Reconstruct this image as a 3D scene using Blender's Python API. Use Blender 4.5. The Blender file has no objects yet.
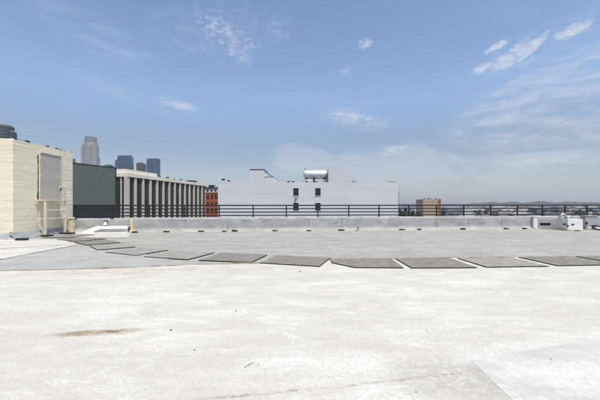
import bpy, bmesh, math, random
from mathutils import Vector, Matrix, noise
R = math.radians
random.seed(7)
S = bpy.context.scene
COL = S.collection

# ------------------------------------------------------------------ camera
EYE, F, HOR = 1.7, 320.0, 204.0          # eye height, focal length and horizon in 600 px photo units
cam = bpy.data.objects.new('camera', bpy.data.cameras.new('camera'))
COL.objects.link(cam)
cam.location = (0, 0, EYE)
cam.rotation_euler = (R(90), 0, 0)
cam.data.sensor_width = 36
cam.data.lens = F / 600 * 36
cam.data.shift_y = (HOR - 200) / 600
cam.data.clip_start = 0.05
cam.data.clip_end = 40000
S.camera = cam

# ------------------------------------------------------------------ sun and sky
SUN = Vector((0.21, -0.36, 0.91)).normalized()
SUN_EL = math.asin(SUN.z)
SUN_AZ = math.atan2(SUN.x, SUN.y)
SUN_STRENGTH, SKY_STRENGTH, EXPOSURE = 3.45, 0.15, 0.26
sd = bpy.data.lights.new('sun', 'SUN')
sd.energy = SUN_STRENGTH
sd.angle = R(0.53)
sd.color = (1.0, 0.935, 0.81)
so = bpy.data.objects.new('sun', sd)
COL.objects.link(so)
so.rotation_euler = SUN.to_track_quat('Z', 'Y').to_euler()
so.location = (0, 0, 60)

W = bpy.data.worlds.new('World')
S.world = W
W.use_nodes = True
nt = W.node_tree
nt.nodes.clear()


class NG:
    """small node-graph helper"""
    def __init__(s, nt): s.nt = nt
    def n(s, t, ins=None, **kw):
        nd = s.nt.nodes.new(t)
        for k, v in kw.items(): setattr(nd, k, v)
        for k, v in (ins or {}).items(): s.set(nd.inputs[k], v)
        return nd
    def set(s, sock, v):
        if isinstance(v, bpy.types.NodeSocket): s.nt.links.new(v, sock)
        elif isinstance(v, bpy.types.Node): s.nt.links.new(v.outputs[0], sock)
        else:
            if isinstance(v, (tuple, list)) and len(v) == 3 and sock.type == 'RGBA': v = (*v, 1)
            sock.default_value = v
    def m(s, op, a, b=0.0, c=None, clamp=False):
        nd = s.n('ShaderNodeMath', operation=op, use_clamp=clamp)
        s.set(nd.inputs[0], a); s.set(nd.inputs[1], b)
        if c is not None: s.set(nd.inputs[2], c)
        return nd.outputs[0]
    def mix(s, f, a, b, blend='MIX'):
        nd = s.n('ShaderNodeMix', data_type='RGBA', blend_type=blend)
        s.set(nd.inputs[0], f); s.set(nd.inputs[6], a); s.set(nd.inputs[7], b)
        return nd.outputs[2]
    def noise(s, vec, scale, detail=4, rough=0.55, dist=0.0):
        nd = s.n('ShaderNodeTexNoise', {'Vector': vec, 'Scale': scale, 'Detail': detail, 'Roughness': rough, 'Distortion': dist})
        return nd.outputs[0]
    def ramp(s, f, lo, hi, a=0.0, b=1.0):
        nd = s.n('ShaderNodeMapRange', {'Value': f, 'From Min': lo, 'From Max': hi, 'To Min': a, 'To Max': b}, interpolation_type='SMOOTHSTEP')
        return nd.outputs[0]
    def mapping(s, vec, scale=(1, 1, 1), rot=(0, 0, 0), loc=(0, 0, 0)):
        nd = s.n('ShaderNodeMapping', {'Vector': vec, 'Scale': scale, 'Rotation': rot, 'Location': loc})
        return nd.outputs[0]


g = NG(nt)
sky = g.n('ShaderNodeTexSky', sky_type='NISHITA', sun_disc=False, sun_elevation=SUN_EL, sun_rotation=SUN_AZ,
          altitude=100.0, air_density=1.0, dust_density=1.2, ozone_density=2.0)
tc = g.n('ShaderNodeTexCoord')
sep = g.n('ShaderNodeSeparateXYZ', {0: tc.outputs['Generated']})
dx, dy, dz = sep.outputs
AZ = g.m('ARCTAN2', dx, dy)
EL = g.m('ARCSINE', dz)
zc = g.m('MAXIMUM', dz, 0.04)
plane = g.n('ShaderNodeCombineXYZ', {0: g.m('DIVIDE', dx, zc), 1: g.m('DIVIDE', dy, zc), 2: 0.0}).outputs[0]


def azel(px, py):
    a = math.atan((px - 300) / F)
    return a, math.atan((HOR - py) / F * math.cos(a))


def blob(px, py, rx, ry, rot=0.0):
    """soft elliptical mask in azimuth / elevation round one cloud"""
    a, e = azel(px, py)
    u = g.m('SUBTRACT', AZ, a); v = g.m('SUBTRACT', EL, e)
    c, s_ = math.cos(R(rot)), math.sin(R(rot))
    uu = g.m('ADD', g.m('MULTIPLY', u, c * F / rx), g.m('MULTIPLY', v, s_ * F / rx))
    vv = g.m('ADD', g.m('MULTIPLY', u, -s_ * F / ry), g.m('MULTIPLY', v, c * F / ry))
    d = g.m('ADD', g.m('MULTIPLY', uu, uu), g.m('MULTIPLY', vv, vv))
    return g.ramp(d, 1.0, 0.0)


def addall(xs):
    r = xs[0]
    for x in xs[1:]: r = g.m('ADD', r, x)
    return r


ae = g.n('ShaderNodeCombineXYZ', {0: AZ, 1: EL, 2: 0.0}).outputs[0]
n_wisp = g.noise(g.mapping(ae, (9, 38, 1), (0, 0, R(-16))), 1.0, 11, 0.68, 0.45)
n_puff = g.noise(g.mapping(ae, (17, 34, 1), (0, 0, R(-20))), 1.0, 10, 0.68, 0.5)
n_bank = g.noise(g.mapping(ae, (9, 20, 1), (0, 0, 0), (0.4, 0.2, 0)), 1.0, 9, 0.58, 0.2)
puffs = addall([blob(509, 58, 34, 15, 18), blob(545, 42, 40, 13, 22), blob(571, 30, 20, 10, 10), blob(481, 69, 10, 6, 20),
                g.m('MULTIPLY', blob(215, 30, 70, 30, 6), 0.62), g.m('MULTIPLY', blob(236, 57, 26, 12), 0.6), blob(365, 44, 9, 7), blob(346, 71, 6, 5), blob(500, 47, 13, 6, 20), blob(280, 27, 16, 16, -50)])
wisps = addall([blob(590, 95, 120, 46, 14), blob(520, 97, 60, 16, 14), blob(600, 135, 90, 30, 6), blob(510, 122, 60, 12, 4),
                blob(355, 119, 42, 12, -10), g.m('MULTIPLY', blob(178, 104, 26, 7, -8), 0.9), g.m('MULTIPLY', blob(130, 97, 70, 8, -14), 0.4), g.m('MULTIPLY', blob(95, 35, 60, 18, -14), 0.4), blob(540, 78, 30, 9, 8)])
bank = addall([blob(392, 162, 70, 24), blob(300, 160, 40, 22), g.m('MULTIPLY', blob(470, 176, 130, 22), 0.5)])
c1 = g.m('MULTIPLY', g.ramp(n_puff, 0.40, 0.78), g.m('POWER', g.m('MINIMUM', puffs, 1.0), 0.8))
cores = addall([blob(509, 58, 26, 9, 20), blob(533, 46, 20, 5, 32), blob(571, 31, 16, 7, 12), blob(480, 69, 10, 5, 24), blob(497, 46, 14, 4, 20),
                g.m('MULTIPLY', blob(365, 44, 12, 6, 15), 0.7), g.m('MULTIPLY', blob(226, 34, 46, 16, -16), 0.62), g.m('MULTIPLY', blob(238, 57, 20, 7, -10), 0.5),
                g.m('MULTIPLY', blob(346, 71, 8, 4, 10), 0.5), g.m('MULTIPLY', blob(393, 150, 26, 7), 0.6), g.m('MULTIPLY', blob(178, 104, 26, 5, -8), 0.6), g.m('MULTIPLY', blob(355, 119, 44, 7, -10), 0.5)])
n_core = g.noise(g.mapping(ae, (34, 70, 1), (0, 0, R(-20))), 1.0, 12, 0.72, 0.35)
core_f = g.ramp(g.m('ADD', n_core, g.m('MULTIPLY', g.m('MINIMUM', cores, 1.0), 0.30)), 0.56, 0.96)
c1 = g.m('MAXIMUM', g.m('MULTIPLY', c1, 0.45), g.m('MULTIPLY', core_f, g.ramp(cores, 0.0, 0.35)))
c2 = g.m('MULTIPLY', g.ramp(n_wisp, 0.30, 0.85), g.m('MINIMUM', wisps, 1.0))
c3 = g.m('MULTIPLY', g.ramp(g.m('ADD', n_bank, g.m('MULTIPLY', g.m('MINIMUM', bank, 1.0), 0.35)), 0.55, 0.78), g.ramp(bank, 0.0, 0.5))
front = g.ramp(dy, 0.0, 0.2)
thin = g.m('MULTIPLY', g.ramp(g.noise(g.mapping(plane, (0.5, 1.2, 1), (0, 0, 0.5)), 1.0, 7, 0.62, 0.5), 0.5, 0.85), 0.18)
cov = addall([g.m('MULTIPLY', c1, 0.8), g.m('MULTIPLY', c2, 0.68), g.m('MULTIPLY', c3, 0.27), thin])
cov = g.m('MULTIPLY', cov, g.ramp(EL, 0.0, 0.06), clamp=True)
CLOUD = (4.1, 4.25, 4.6)
smog = g.mix(g.ramp(EL, R(8), R(20)), (0.66, 0.61, 0.605), (1.0, 1.0, 1.0))
skyc = g.mix(cov, g.mix(1.0, sky.outputs[0], smog, 'MULTIPLY'), CLOUD)
bg = g.n('ShaderNodeBackground', {'Color': skyc, 'Strength': SKY_STRENGTH})
g.n('ShaderNodeOutputWorld', {'Surface': bg})

S.view_settings.view_transform = 'Standard'
S.view_settings.look = 'None'
S.view_settings.exposure = EXPOSURE
S.view_settings.gamma = 1
S.view_settings.use_curve_mapping = False
S.cycles.volume_bounces = 1
S.cycles.max_bounces = 8


# ------------------------------------------------------------------ helpers
def P(px, py, Z):
    return Vector(((px - 300) / F * Z, Z, EYE + (HOR - py) / F * Z))


def G(px, py, z=0.0):
    Z = (EYE - z) * F / (py - HOR)
    return Vector(((px - 300) / F * Z, Z, z))


class MB:
    def __init__(s): s.v = []; s.f = []; s.mi = []; s.cur = 0
    def add(s, vs, fs):
        o = len(s.v)
        s.v += [tuple(v) for v in vs]
        for f in fs:
            s.f.append([i + o for i in f]); s.mi.append(s.cur)
        return s
    def box(s, x0, x1, y0, y1, z0, z1, M=None):
        vs = [Vector((x, y, z)) for z in (z0, z1) for y in (y0, y1) for x in (x0, x1)]
        if M is not None: vs = [M @ v for v in vs]
        return s.add(vs, [(0, 2, 3, 1), (4, 5, 7, 6), (0, 1, 5, 4), (2, 6, 7, 3), (0, 4, 6, 2), (1, 3, 7, 5)])
    def prism(s, poly, z0, z1):
        n = len(poly)
        vs = [(p[0], p[1], z0) for p in poly] + [(p[0], p[1], z1) for p in poly]
        fs = [tuple(range(n - 1, -1, -1)), tuple(range(n, 2 * n))] + [(i, (i + 1) % n, (i + 1) % n + n, i + n) for i in range(n)]
        return s.add(vs, fs)
    def prism_y(s, poly, y0, y1):
        """polygon given in x, z pushed along y"""
        n = len(poly)
        vs = [(p[0], y0, p[1]) for p in poly] + [(p[0], y1, p[1]) for p in poly]
        fs = [tuple(range(n)), tuple(range(2 * n - 1, n - 1, -1))] + [(i, i + n, (i + 1) % n + n, (i + 1) % n) for i in range(n)]
        return s.add(vs, fs)
    def tube(s, pts, r, n=8):
        pts = [Vector(p) for p in pts]
        rings = []
        for i, p in enumerate(pts):
            d = (pts[min(i + 1, len(pts) - 1)] - pts[max(i - 1, 0)]).normalized()
            a = d.cross(Vector((0, 0, 1)))
            if a.length < 1e-3: a = d.cross(Vector((0, 1, 0)))
            a.normalize(); b = d.cross(a)
            rr = r[i] if isinstance(r, (list, tuple)) else r
            rings.append([p + (a * math.cos(t) + b * math.sin(t)) * rr for t in [2 * math.pi * k / n for k in range(n)]])
        vs = [v for rg in rings for v in rg]
        fs = []
        for i in range(len(pts) - 1):
            for k in range(n):
                fs.append((i * n + k, i * n + (k + 1) % n, (i + 1) * n + (k + 1) % n, (i + 1) * n + k))
        fs.append(tuple(range(n - 1, -1, -1)))
        fs.append(tuple((len(pts) - 1) * n + k for k in range(n)))
        return s.add(vs, fs)
    def grid(s, fn, nu, nv):
        vs = [fn(i / nu, j / nv) for j in range(nv + 1) for i in range(nu + 1)]
        fs = [(j * (nu + 1) + i, j * (nu + 1) + i + 1, (j + 1) * (nu + 1) + i + 1, (j + 1) * (nu + 1) + i) for j in range(nv) for i in range(nu)]
        return s.add(vs, fs)
    def build(s, name, mat, parent=None, bevel=0.0, smooth=False, origin=None, fix=True):
        me = bpy.data.meshes.new(name)
        o0 = Vector(origin) if origin is not None else Vector((0, 0, 0))
        me.from_pydata([Vector(v) - o0 for v in s.v], [], s.f)
        mats = mat if isinstance(mat, (list, tuple)) else [mat]
        for m_ in mats: me.materials.append(m_)
        for p, i in zip(me.polygons, s.mi): p.material_index = i
        bm = bmesh.new(); bm.from_mesh(me)
        if fix: bmesh.ops.recalc_face_normals(bm, faces=bm.faces)
        if bevel > 0:
            es = [e for e in bm.edges if len(e.link_faces) == 2 and e.calc_face_angle(0) > 0.6]
            bmesh.ops.bevel(bm, geom=es, offset=bevel, segments=2, affect='EDGES', profile=0.6)
        bm.to_mesh(me); bm.free()
        if smooth:
            for p in me.polygons: p.use_smooth = True
        o = bpy.data.objects.new(name, me)
        COL.objects.link(o)
        if parent is not None:
            o.parent = parent
            o.location = o0 - Vector(parent.location) if origin is not None else -Vector(parent.location)
        else:
            o.location = o0
        return o


def tag(o, label=None, cat=None, group=None, kind=None):
    if label: o['label'] = label
    if cat: o['category'] = cat
    if group: o['group'] = group
    if kind: o['kind'] = kind
    return o


def empty(name, loc, label, cat, group=None):
    o = bpy.data.objects.new(name, None)
    COL.objects.link(o)
    o.location = loc
    o.empty_display_size = 0.2
    return tag(o, label, cat, group)


def mat(name, col, rough=0.8, var=0.15, scale=2.0, stretch=(1, 1, 1), bump=0.0, bscale=None, metal=0.0, col2=None, spec=0.3, detail=6, lo=0.3, hi=0.7):
    m = bpy.data.materials.new(name)
    m.use_nodes = True
    t = m.node_tree; t.nodes.clear(); q = NG(t)
    co = q.n('ShaderNodeTexCoord').outputs['Object']
    v = q.mapping(co, stretch)
    nz = q.noise(v, scale, detail, 0.6)
    f = q.ramp(nz, lo, hi)
    c2 = col2 if col2 else tuple(c * (1 - var) for c in col)
    c = q.mix(f, c2, col)
    fine = q.ramp(q.noise(v, scale * 9, 3, 0.6), 0.3, 0.7, 1 - var * 0.45, 1.0)
    c = q.mix(1.0, c, q.n('ShaderNodeCombineColor', {0: fine, 1: fine, 2: fine}).outputs[0], 'MULTIPLY')
    b = q.n('ShaderNodeBsdfPrincipled', {'Base Color': c, 'Roughness': rough, 'Metallic': metal, 'Specular IOR Level': spec})
    if bump > 0:
        bn = q.noise(v, bscale or scale * 5, 5, 0.6)
        bp = q.n('ShaderNodeBump', {'Height': bn, 'Strength': bump, 'Distance': 0.03})
        q.set(b.inputs['Normal'], bp.outputs[0])
    q.n('ShaderNodeOutputMaterial', {'Surface': b})
    return m


# ------------------------------------------------------------------ materials
def roof_white_mat():
    m = bpy.data.materials.new('white_roof_membrane'); m.use_nodes = True
    t = m.node_tree; t.nodes.clear(); q = NG(t)
    co = q.n('ShaderNodeTexCoord').outputs['Object']
    sp = q.n('ShaderNodeSeparateXYZ', {0: co})
    X, Y = sp.outputs[0], sp.outputs[1]
    broad = q.ramp(q.noise(q.mapping(co, (0.30, 0.62, 1), (0, 0, R(12))), 1.0, 7, 0.62, 0.6), 0.34, 0.66)
    cloud = q.ramp(q.noise(q.mapping(co, (1.0, 1.9, 1), (0, 0, R(20))), 1.0, 8, 0.7, 0.5), 0.36, 0.64)
    streak = q.ramp(q.noise(q.mapping(co, (0.6, 3.6, 1), (0, 0, R(10))), 1.0, 8, 0.7, 0.9), 0.36, 0.66)
    grain = q.ramp(q.noise(co, 30, 7, 0.75), 0.36, 0.60)
    scuff = q.ramp(q.noise(q.mapping(co, (1.0, 6.5, 1), (0, 0, R(-38))), 1.0, 8, 0.72, 1.6), 0.55, 0.72)
    scuff2 = q.ramp(q.noise(q.mapping(co, (0.7, 8.5, 1), (0, 0, R(24))), 1.0, 8, 0.72, 1.2), 0.57, 0.74)
    c = q.mix(broad, (0.59, 0.567, 0.515), (0.735, 0.715, 0.665))
    c = q.mix(q.m('MULTIPLY', q.m('SUBTRACT', 1.0, cloud), 0.55), c, (0.50, 0.475, 0.425))
    c = q.mix(q.m('MULTIPLY', q.m('SUBTRACT', 1.0, streak), 0.45), c, (0.49, 0.46, 0.405))
    c = q.mix(q.m('MULTIPLY', scuff, 0.55), c, (0.43, 0.41, 0.37))
    c = q.mix(q.m('MULTIPLY', scuff2, 0.55), c, (0.44, 0.405, 0.34))
    worn = q.ramp(q.noise(q.mapping(co, (1.6, 3.4, 1), (0, 0, R(14))), 1.0, 10, 0.8, 0.8), 0.50, 0.66)
    c = q.mix(q.m('MULTIPLY', worn, 0.50), c, (0.80, 0.785, 0.745))
    speck = q.ramp(q.noise(q.mapping(co, (11, 22, 1)), 1.0, 6, 0.8, 0.4), 0.56, 0.70)
    c = q.mix(q.m('MULTIPLY', speck, q.m('ADD', 0.22, q.m('MULTIPLY', q.m('SUBTRACT', 1.0, cloud), 0.45))), c, (0.31, 0.285, 0.245))
    c = q.mix(q.m('MULTIPLY', q.m('SUBTRACT', 1.0, grain), 0.50), c, (0.42, 0.395, 0.35))

    def seg(p0, p1, width, lo, hi, k, colr, sc):
        """broken dirt along one welded seam of the membrane"""
        dxx, dyy = p1.x - p0.x, p1.y - p0.y; L_ = math.hypot(dxx, dyy); dxx /= L_; dyy /= L_
        ux = q.m('SUBTRACT', X, p0.x); uy = q.m('SUBTRACT', Y, p0.y)
        wv = q.m('MULTIPLY', q.m('SUBTRACT', q.noise(co, 3.0, 4, 0.6), 0.5), width * 2.0)
        al = q.m('ADD', q.m('MULTIPLY', ux, dxx), q.m('MULTIPLY', uy, dyy))
        ac = q.m('ABSOLUTE', q.m('ADD', wv, q.m('ADD', q.m('MULTIPLY', ux, -dyy), q.m('MULTIPLY', uy, dxx))))
        msk = q.m('MULTIPLY', q.ramp(ac, width, 0.0), q.m('MULTIPLY', q.ramp(al, 0.0, 0.15), q.ramp(al, L_, L_ - 0.15)))
        msk = q.m('MULTIPLY', msk, q.ramp(q.noise(q.mapping(co, (1, 1.6, 1)), sc, 6, 0.75), lo, hi))
        return q.mix(q.m('MULTIPLY', msk, k), c, colr)
    for a0, b0, w0, k0 in ((G(60, 274), G(200, 269), 0.55, 0.55), (G(190, 270), G(340, 267), 0.40, 0.5), (G(-20, 275), G(80, 273), 0.4, 0.35)):
        c = seg(a0, b0, w0, 0.40, 0.62, k0, (0.40, 0.33, 0.24), 2.6)
    c = seg(G(150, 405), G(330, 388.5), 0.035, 0.42, 0.60, 0.75, (0.24, 0.22, 0.19), 9)
    c = seg(G(330, 388.5), G(470, 372.5), 0.03, 0.40, 0.60, 0.7, (0.26, 0.24, 0.21), 9)
    c = seg(G(470, 361), G(508, 402), 0.14, 0.34, 0.62, 0.6, (0.37, 0.35, 0.31), 7)
    c = seg(G(-10, 287), G(300, 281), 0.10, 0.45, 0.7, 0.5, (0.78, 0.775, 0.76), 2)
    c = seg(G(430, 290), G(600, 333), 0.05, 0.42, 0.7, 0.5, (0.46, 0.43, 0.39), 4)
    c = seg(G(0, 301), G(180, 292), 0.06, 0.48, 0.7, 0.5, (0.46, 0.44, 0.41), 3)
    c = seg(G(0, 317), G(30, 315.5), 0.03, 0.45, 0.6, 0.6, (0.36, 0.33, 0.29), 3)
    c = seg(G(190, 331), G(240, 328), 0.03, 0.40, 0.6, 0.6, (0.36, 0.30, 0.24), 4)
    c = seg(G(270, 334), G(300, 332), 0.03, 0.40, 0.6, 0.5, (0.36, 0.32, 0.27), 4)
    c = seg(G(480, 316), G(512, 307), 0.08, 0.42, 0.7, 0.5, (0.42, 0.38, 0.30), 4)
    c = seg(G(530, 312), G(560, 309), 0.07, 0.40, 0.65, 0.55, (0.42, 0.36, 0.24), 4)
    # a brown puddle stain on the left
    a = G(97, 333)
    ln = Vector((G(150, 330).x - G(45, 336).x, G(150, 330).y - G(45, 336).y)); ang = math.atan2(ln.y, ln.x)
    u0 = q.m('SUBTRACT', X, a.x); v0 = q.m('SUBTRACT', Y, a.y)
    u = q.m('ADD', q.m('MULTIPLY', u0, math.cos(ang)), q.m('MULTIPLY', v0, math.sin(ang)))
    v = q.m('ADD', q.m('MULTIPLY', u0, -math.sin(ang)), q.m('MULTIPLY', v0, math.cos(ang)))
    d = q.m('ADD', q.m('POWER', q.m('ABSOLUTE', q.m('DIVIDE', u, 0.80)), 2.0), q.m('POWER', q.m('ABSOLUTE', q.m('DIVIDE', v, 0.15)), 2.0))
    wob = q.m('MULTIPLY', q.noise(q.mapping(co, (2.5, 7, 1)), 1.6, 6, 0.7), 1.6)
    st = q.m('MULTIPLY', q.ramp(q.m('ADD', d, wob), 1.7, 0.7), q.ramp(q.noise(q.mapping(co, (5, 16, 1)), 1.0, 8, 0.75), 0.30, 0.60))
    c = q.mix(q.m('MULTIPLY', st, 1.0), c, (0.22, 0.155, 0.07))
    # dirt collected near the lap seam and the corner of the newer patch
    pc = G(452, 378)
    e = q.m('ADD', q.m('POWER', q.m('ABSOLUTE', q.m('DIVIDE', q.m('SUBTRACT', X, pc.x), 0.62)), 2.0), q.m('POWER', q.m('ABSOLUTE', q.m('DIVIDE', q.m('SUBTRACT', Y, pc.y), 0.42)), 2.0))
    dirt = q.m('MULTIPLY', q.ramp(e, 1.6, 0.2), q.ramp(q.noise(co, 14, 10, 0.8), 0.36, 0.58))
    c = q.mix(q.m('MULTIPLY', dirt, 0.5), c, (0.33, 0.31, 0.27))
    # faint brown dirt band behind the edge of the membrane
    b2 = q.ramp(q.noise(q.mapping(co, (0.5, 1.6, 1)), 1.0, 7, 0.7, 0.6), 0.56, 0.78)
    c = q.mix(q.m('MULTIPLY', b2, 0.28), c, (0.46, 0.40, 0.32))
    spk = q.ramp(q.noise(co, 75, 2, 0.5), 0.735, 0.77)
    c = q.mix(q.m('MULTIPLY', spk, 0.55), c, (0.12, 0.11, 0.10))
    bs = q.n('ShaderNodeBsdfPrincipled', {'Base Color': c, 'Roughness': 0.85, 'Specular IOR Level': 0.2})
    hb = q.m('ADD', q.noise(co, 3.0, 8, 0.65), q.m('MULTIPLY', q.noise(co, 60, 3, 0.6), 0.12))
    bp = q.n('ShaderNodeBump', {'Height': hb, 'Strength': 0.35, 'Distance': 0.02})
    q.set(bs.inputs['Normal'], bp.outputs[0])
    q.n('ShaderNodeOutputMaterial', {'Surface': bs})
    return m


def roof_mat(name, c_hi, c_lo, ang=6, k=0.35):
    m = bpy.data.materials.new(name); m.use_nodes = True
    t = m.node_tree; t.nodes.clear(); q = NG(t)
    co = q.n('ShaderNodeTexCoord').outputs['Object']
    a = q.ramp(q.noise(q.mapping(co, (0.14, 0.55, 1), (0, 0, R(ang))), 1.0, 7, 0.65, 0.8), 0.35, 0.66)
    b = q.ramp(q.noise(q.mapping(co, (0.28, 1.9, 1), (0, 0, R(ang - 3))), 1.0, 7, 0.68, 0.8), 0.38, 0.62)
    gr = q.ramp(q.noise(co, 22, 5, 0.7), 0.35, 0.62)
    iso = q.ramp(q.noise(q.mapping(co, (0.8, 1.3, 1), (0, 0, R(ang))), 1.0, 9, 0.75, 0.6), 0.36, 0.64)
    c = q.mix(a, c_lo, c_hi)
    c = q.mix(q.m('MULTIPLY', q.m('SUBTRACT', 1.0, iso), 0.8), c, tuple(x * 0.74 for x in c_lo))
    c = q.mix(q.m('MULTIPLY', q.m('SUBTRACT', 1.0, b), k), c, tuple(x * 0.72 for x in c_lo))
    pale = q.ramp(q.noise(q.mapping(co, (0.7, 2.6, 1), (0, 0, R(ang + 5))), 1.0, 10, 0.78, 0.6), 0.52, 0.68)
    c = q.mix(q.m('MULTIPLY', pale, 0.5), c, tuple(min(0.8, x * 1.25) for x in c_hi))
    c = q.mix(q.m('MULTIPLY', q.m('SUBTRACT', 1.0, gr), 0.4), c, tuple(x * 0.7 for x in c_lo))
    bs = q.n('ShaderNodeBsdfPrincipled', {'Base Color': c, 'Roughness': 0.88, 'Specular IOR Level': 0.2})
    bp = q.n('ShaderNodeBump', {'Height': q.noise(co, 2.4, 8, 0.65), 'Strength': 0.3, 'Distance': 0.03})
    q.set(bs.inputs['Normal'], bp.outputs[0])
    q.n('ShaderNodeOutputMaterial', {'Surface': bs})
    return m


def window_grid_mat(name, wall, glass, sx, sz, fw=0.6, fh=0.55, rough=0.35):
    """far facade: rows of windows as part of the wall's pattern"""
    m = bpy.data.materials.new(name); m.use_nodes = True
    t = m.node_tree; t.nodes.clear(); q = NG(t)
    co = q.n('ShaderNodeTexCoord').outputs['Object']
    geo = q.n('ShaderNodeNewGeometry')
    sp = q.n('ShaderNodeSeparateXYZ', {0: co})
    nm = q.n('ShaderNodeSeparateXYZ', {0: geo.outputs['Normal']})
    hor = q.m('ADD', sp.outputs[0], sp.outputs[1])
    fx = q.m('FRACT', q.m('DIVIDE', hor, sx)); fz = q.m('FRACT', q.m('DIVIDE', sp.outputs[2], sz))
    inx = q.m('MULTIPLY', q.m('GREATER_THAN', fx, (1 - fw) / 2), q.m('LESS_THAN', fx, 1 - (1 - fw) / 2))
    inz = q.m('MULTIPLY', q.m('GREATER_THAN', fz, (1 - fh) / 2), q.m('LESS_THAN', fz, 1 - (1 - fh) / 2))
    side = q.m('LESS_THAN', q.m('ABSOLUTE', nm.outputs[2]), 0.5)
    f = q.m('MULTIPLY', q.m('MULTIPLY', inx, inz), side)
    nz = q.ramp(q.noise(co, 0.15, 5, 0.6), 0.3, 0.7)
    wc = q.mix(nz, tuple(c * 0.82 for c in wall), wall)
    cell = q.n('ShaderNodeCombineXYZ', {0: q.m('FLOOR', q.m('DIVIDE', hor, sx)), 1: q.m('FLOOR', q.m('DIVIDE', sp.outputs[2], sz)), 2: 0.0})
    rn = q.n('ShaderNodeTexWhiteNoise', {'Vector': cell.outputs[0]}, noise_dimensions='3D').outputs[0]
    gc = q.mix(rn, tuple(c * 0.8 for c in glass), tuple(min(1, c * 1.2) for c in glass))
    c = q.mix(f, wc, gc)
    r = q.m('ADD', q.m('MULTIPLY', f, rough - 0.85), 0.85)
    bs = q.n('ShaderNodeBsdfPrincipled', {'Base Color': c, 'Roughness': r, 'Specular IOR Level': 0.4})
    q.n('ShaderNodeOutputMaterial', {'Surface': bs})
    return m


def wall_white(name, col):
    """painted block wall: faint courses, patched paint and long rain streaks"""
    m = bpy.data.materials.new(name); m.use_nodes = True
    t = m.node_tree; t.nodes.clear(); q = NG(t)
    co = q.n('ShaderNodeTexCoord').outputs['Object']
    sp = q.n('ShaderNodeSeparateXYZ', {0: co})
    patch = q.ramp(q.noise(q.mapping(co, (0.12, 0.12, 0.5)), 1.0, 7, 0.62, 0.3), 0.38, 0.62)
    rows = q.ramp(q.noise(q.mapping(co, (0.05, 0.05, 2.6)), 1.0, 5, 0.7), 0.35, 0.65)
    drip = q.ramp(q.noise(q.mapping(co, (2.2, 2.2, 0.10)), 1.0, 7, 0.7, 0.2), 0.54, 0.72)
    grain = q.ramp(q.noise(co, 5.0, 8, 0.75), 0.32, 0.66)
    c = q.mix(patch, tuple(x * 0.93 for x in col), col)
    c = q.mix(q.m('MULTIPLY', q.m('SUBTRACT', 1.0, rows), 0.5), c, tuple(x * 0.88 for x in col))
    c = q.mix(q.m('MULTIPLY', drip, 0.16), c, (0.46, 0.46, 0.46))
    c = q.mix(q.m('MULTIPLY', q.m('SUBTRACT', 1.0, grain), 0.25), c, tuple(x * 0.8 for x in col))
    bs = q.n('ShaderNodeBsdfPrincipled', {'Base Color': c, 'Roughness': 0.85, 'Specular IOR Level': 0.2})
    crs = q.m('PINGPONG', sp.outputs[2], 0.1)
    bp = q.n('ShaderNodeBump', {'Height': q.m('ADD', q.ramp(crs, 0.0, 0.02), q.m('MULTIPLY', q.noise(co, 3.0, 6, 0.6), 0.6)), 'Strength': 0.35, 'Distance': 0.02})
    q.set(bs.inputs['Normal'], bp.outputs[0])
    q.n('ShaderNodeOutputMaterial', {'Surface': bs})
    return m


M = {}
M['roof_white'] = roof_white_mat()
M['roof_grey'] = roof_mat('grey_roof_membrane', (0.485, 0.47, 0.43), (0.40, 0.386, 0.35))
M['roof_blue'] = roof_mat('cool_grey_membrane_patch', (0.50, 0.492, 0.47), (0.43, 0.423, 0.405), 20, 0.25)
M['roof_patch'] = roof_mat('newer_white_patch', (0.74, 0.72, 0.675), (0.62, 0.60, 0.56), 25, 0.5)
M['roof_cream'] = roof_mat('cream_white_patch', (0.72, 0.705, 0.66), (0.60, 0.575, 0.51), 14, 0.3)
M['stain'] = mat('brown_seam_stain', (0.58, 0.52, 0.41), 0.9, 0.4, 2.6, (1, 3, 1), col2=(0.27, 0.18, 0.09))
M['lap'] = mat('lap_seam', (0.70, 0.69, 0.67), 0.9, 0.3, 6, col2=(0.36, 0.34, 0.31), lo=0.4, hi=0.6)
M['lap_white'] = mat('clean_lap_seam', (0.74, 0.735, 0.72), 0.9, 0.15, 3)
M['mat_top'] = mat('worn_grey_mat_top', (0.33, 0.31, 0.275), 0.95, 0.45, 3.0, (1, 3.5, 1), 0.6, 14, col2=(0.185, 0.172, 0.15), lo=0.3, hi=0.66, detail=10, spec=0.1)
M['mat_top_pale'] = mat('dusty_grey_mat_top', (0.42, 0.40, 0.36), 0.95, 0.4, 3.0, (1, 3.5, 1), 0.6, 14, col2=(0.26, 0.245, 0.22), lo=0.3, hi=0.66, detail=10, spec=0.1)
M['mat_edge'] = mat('dark_mat_edge', (0.05, 0.048, 0.046), 0.85, 0.3, 4)
M['cream'] = mat('cream_painted_masonry', (0.84, 0.785, 0.635), 0.85, 0.2, 1.2, (0.5, 0.5, 3.5), 0.22, 14, col2=(0.74, 0.68, 0.52))
M['tar'] = mat('black_tar_and_gap_shade', (0.03, 0.028, 0.026), 0.7, 0.4, 6)  # real tar, and the painted shadow strip beside the shed door
M['flash'] = mat('grey_flashing_and_shade', (0.40, 0.42, 0.43), 0.7, 0.35, 1.6, (1, 1, 3), 0.4, 8)  # real flashing, and the painted shade band on the low curb
M['door'] = mat('grey_painted_steel', (0.46, 0.44, 0.40), 0.55, 0.12, 0.8, (1, 1, 2))
M['cream_metal'] = mat('cream_painted_steel', (0.68, 0.62, 0.48), 0.6, 0.25, 5, col2=(0.44, 0.32, 0.18), lo=0.2, hi=0.5)
M['yellow_cream'] = mat('yellowed_cream_paint', (0.78, 0.71, 0.53), 0.8, 0.3, 3, col2=(0.66, 0.53, 0.29))
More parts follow.
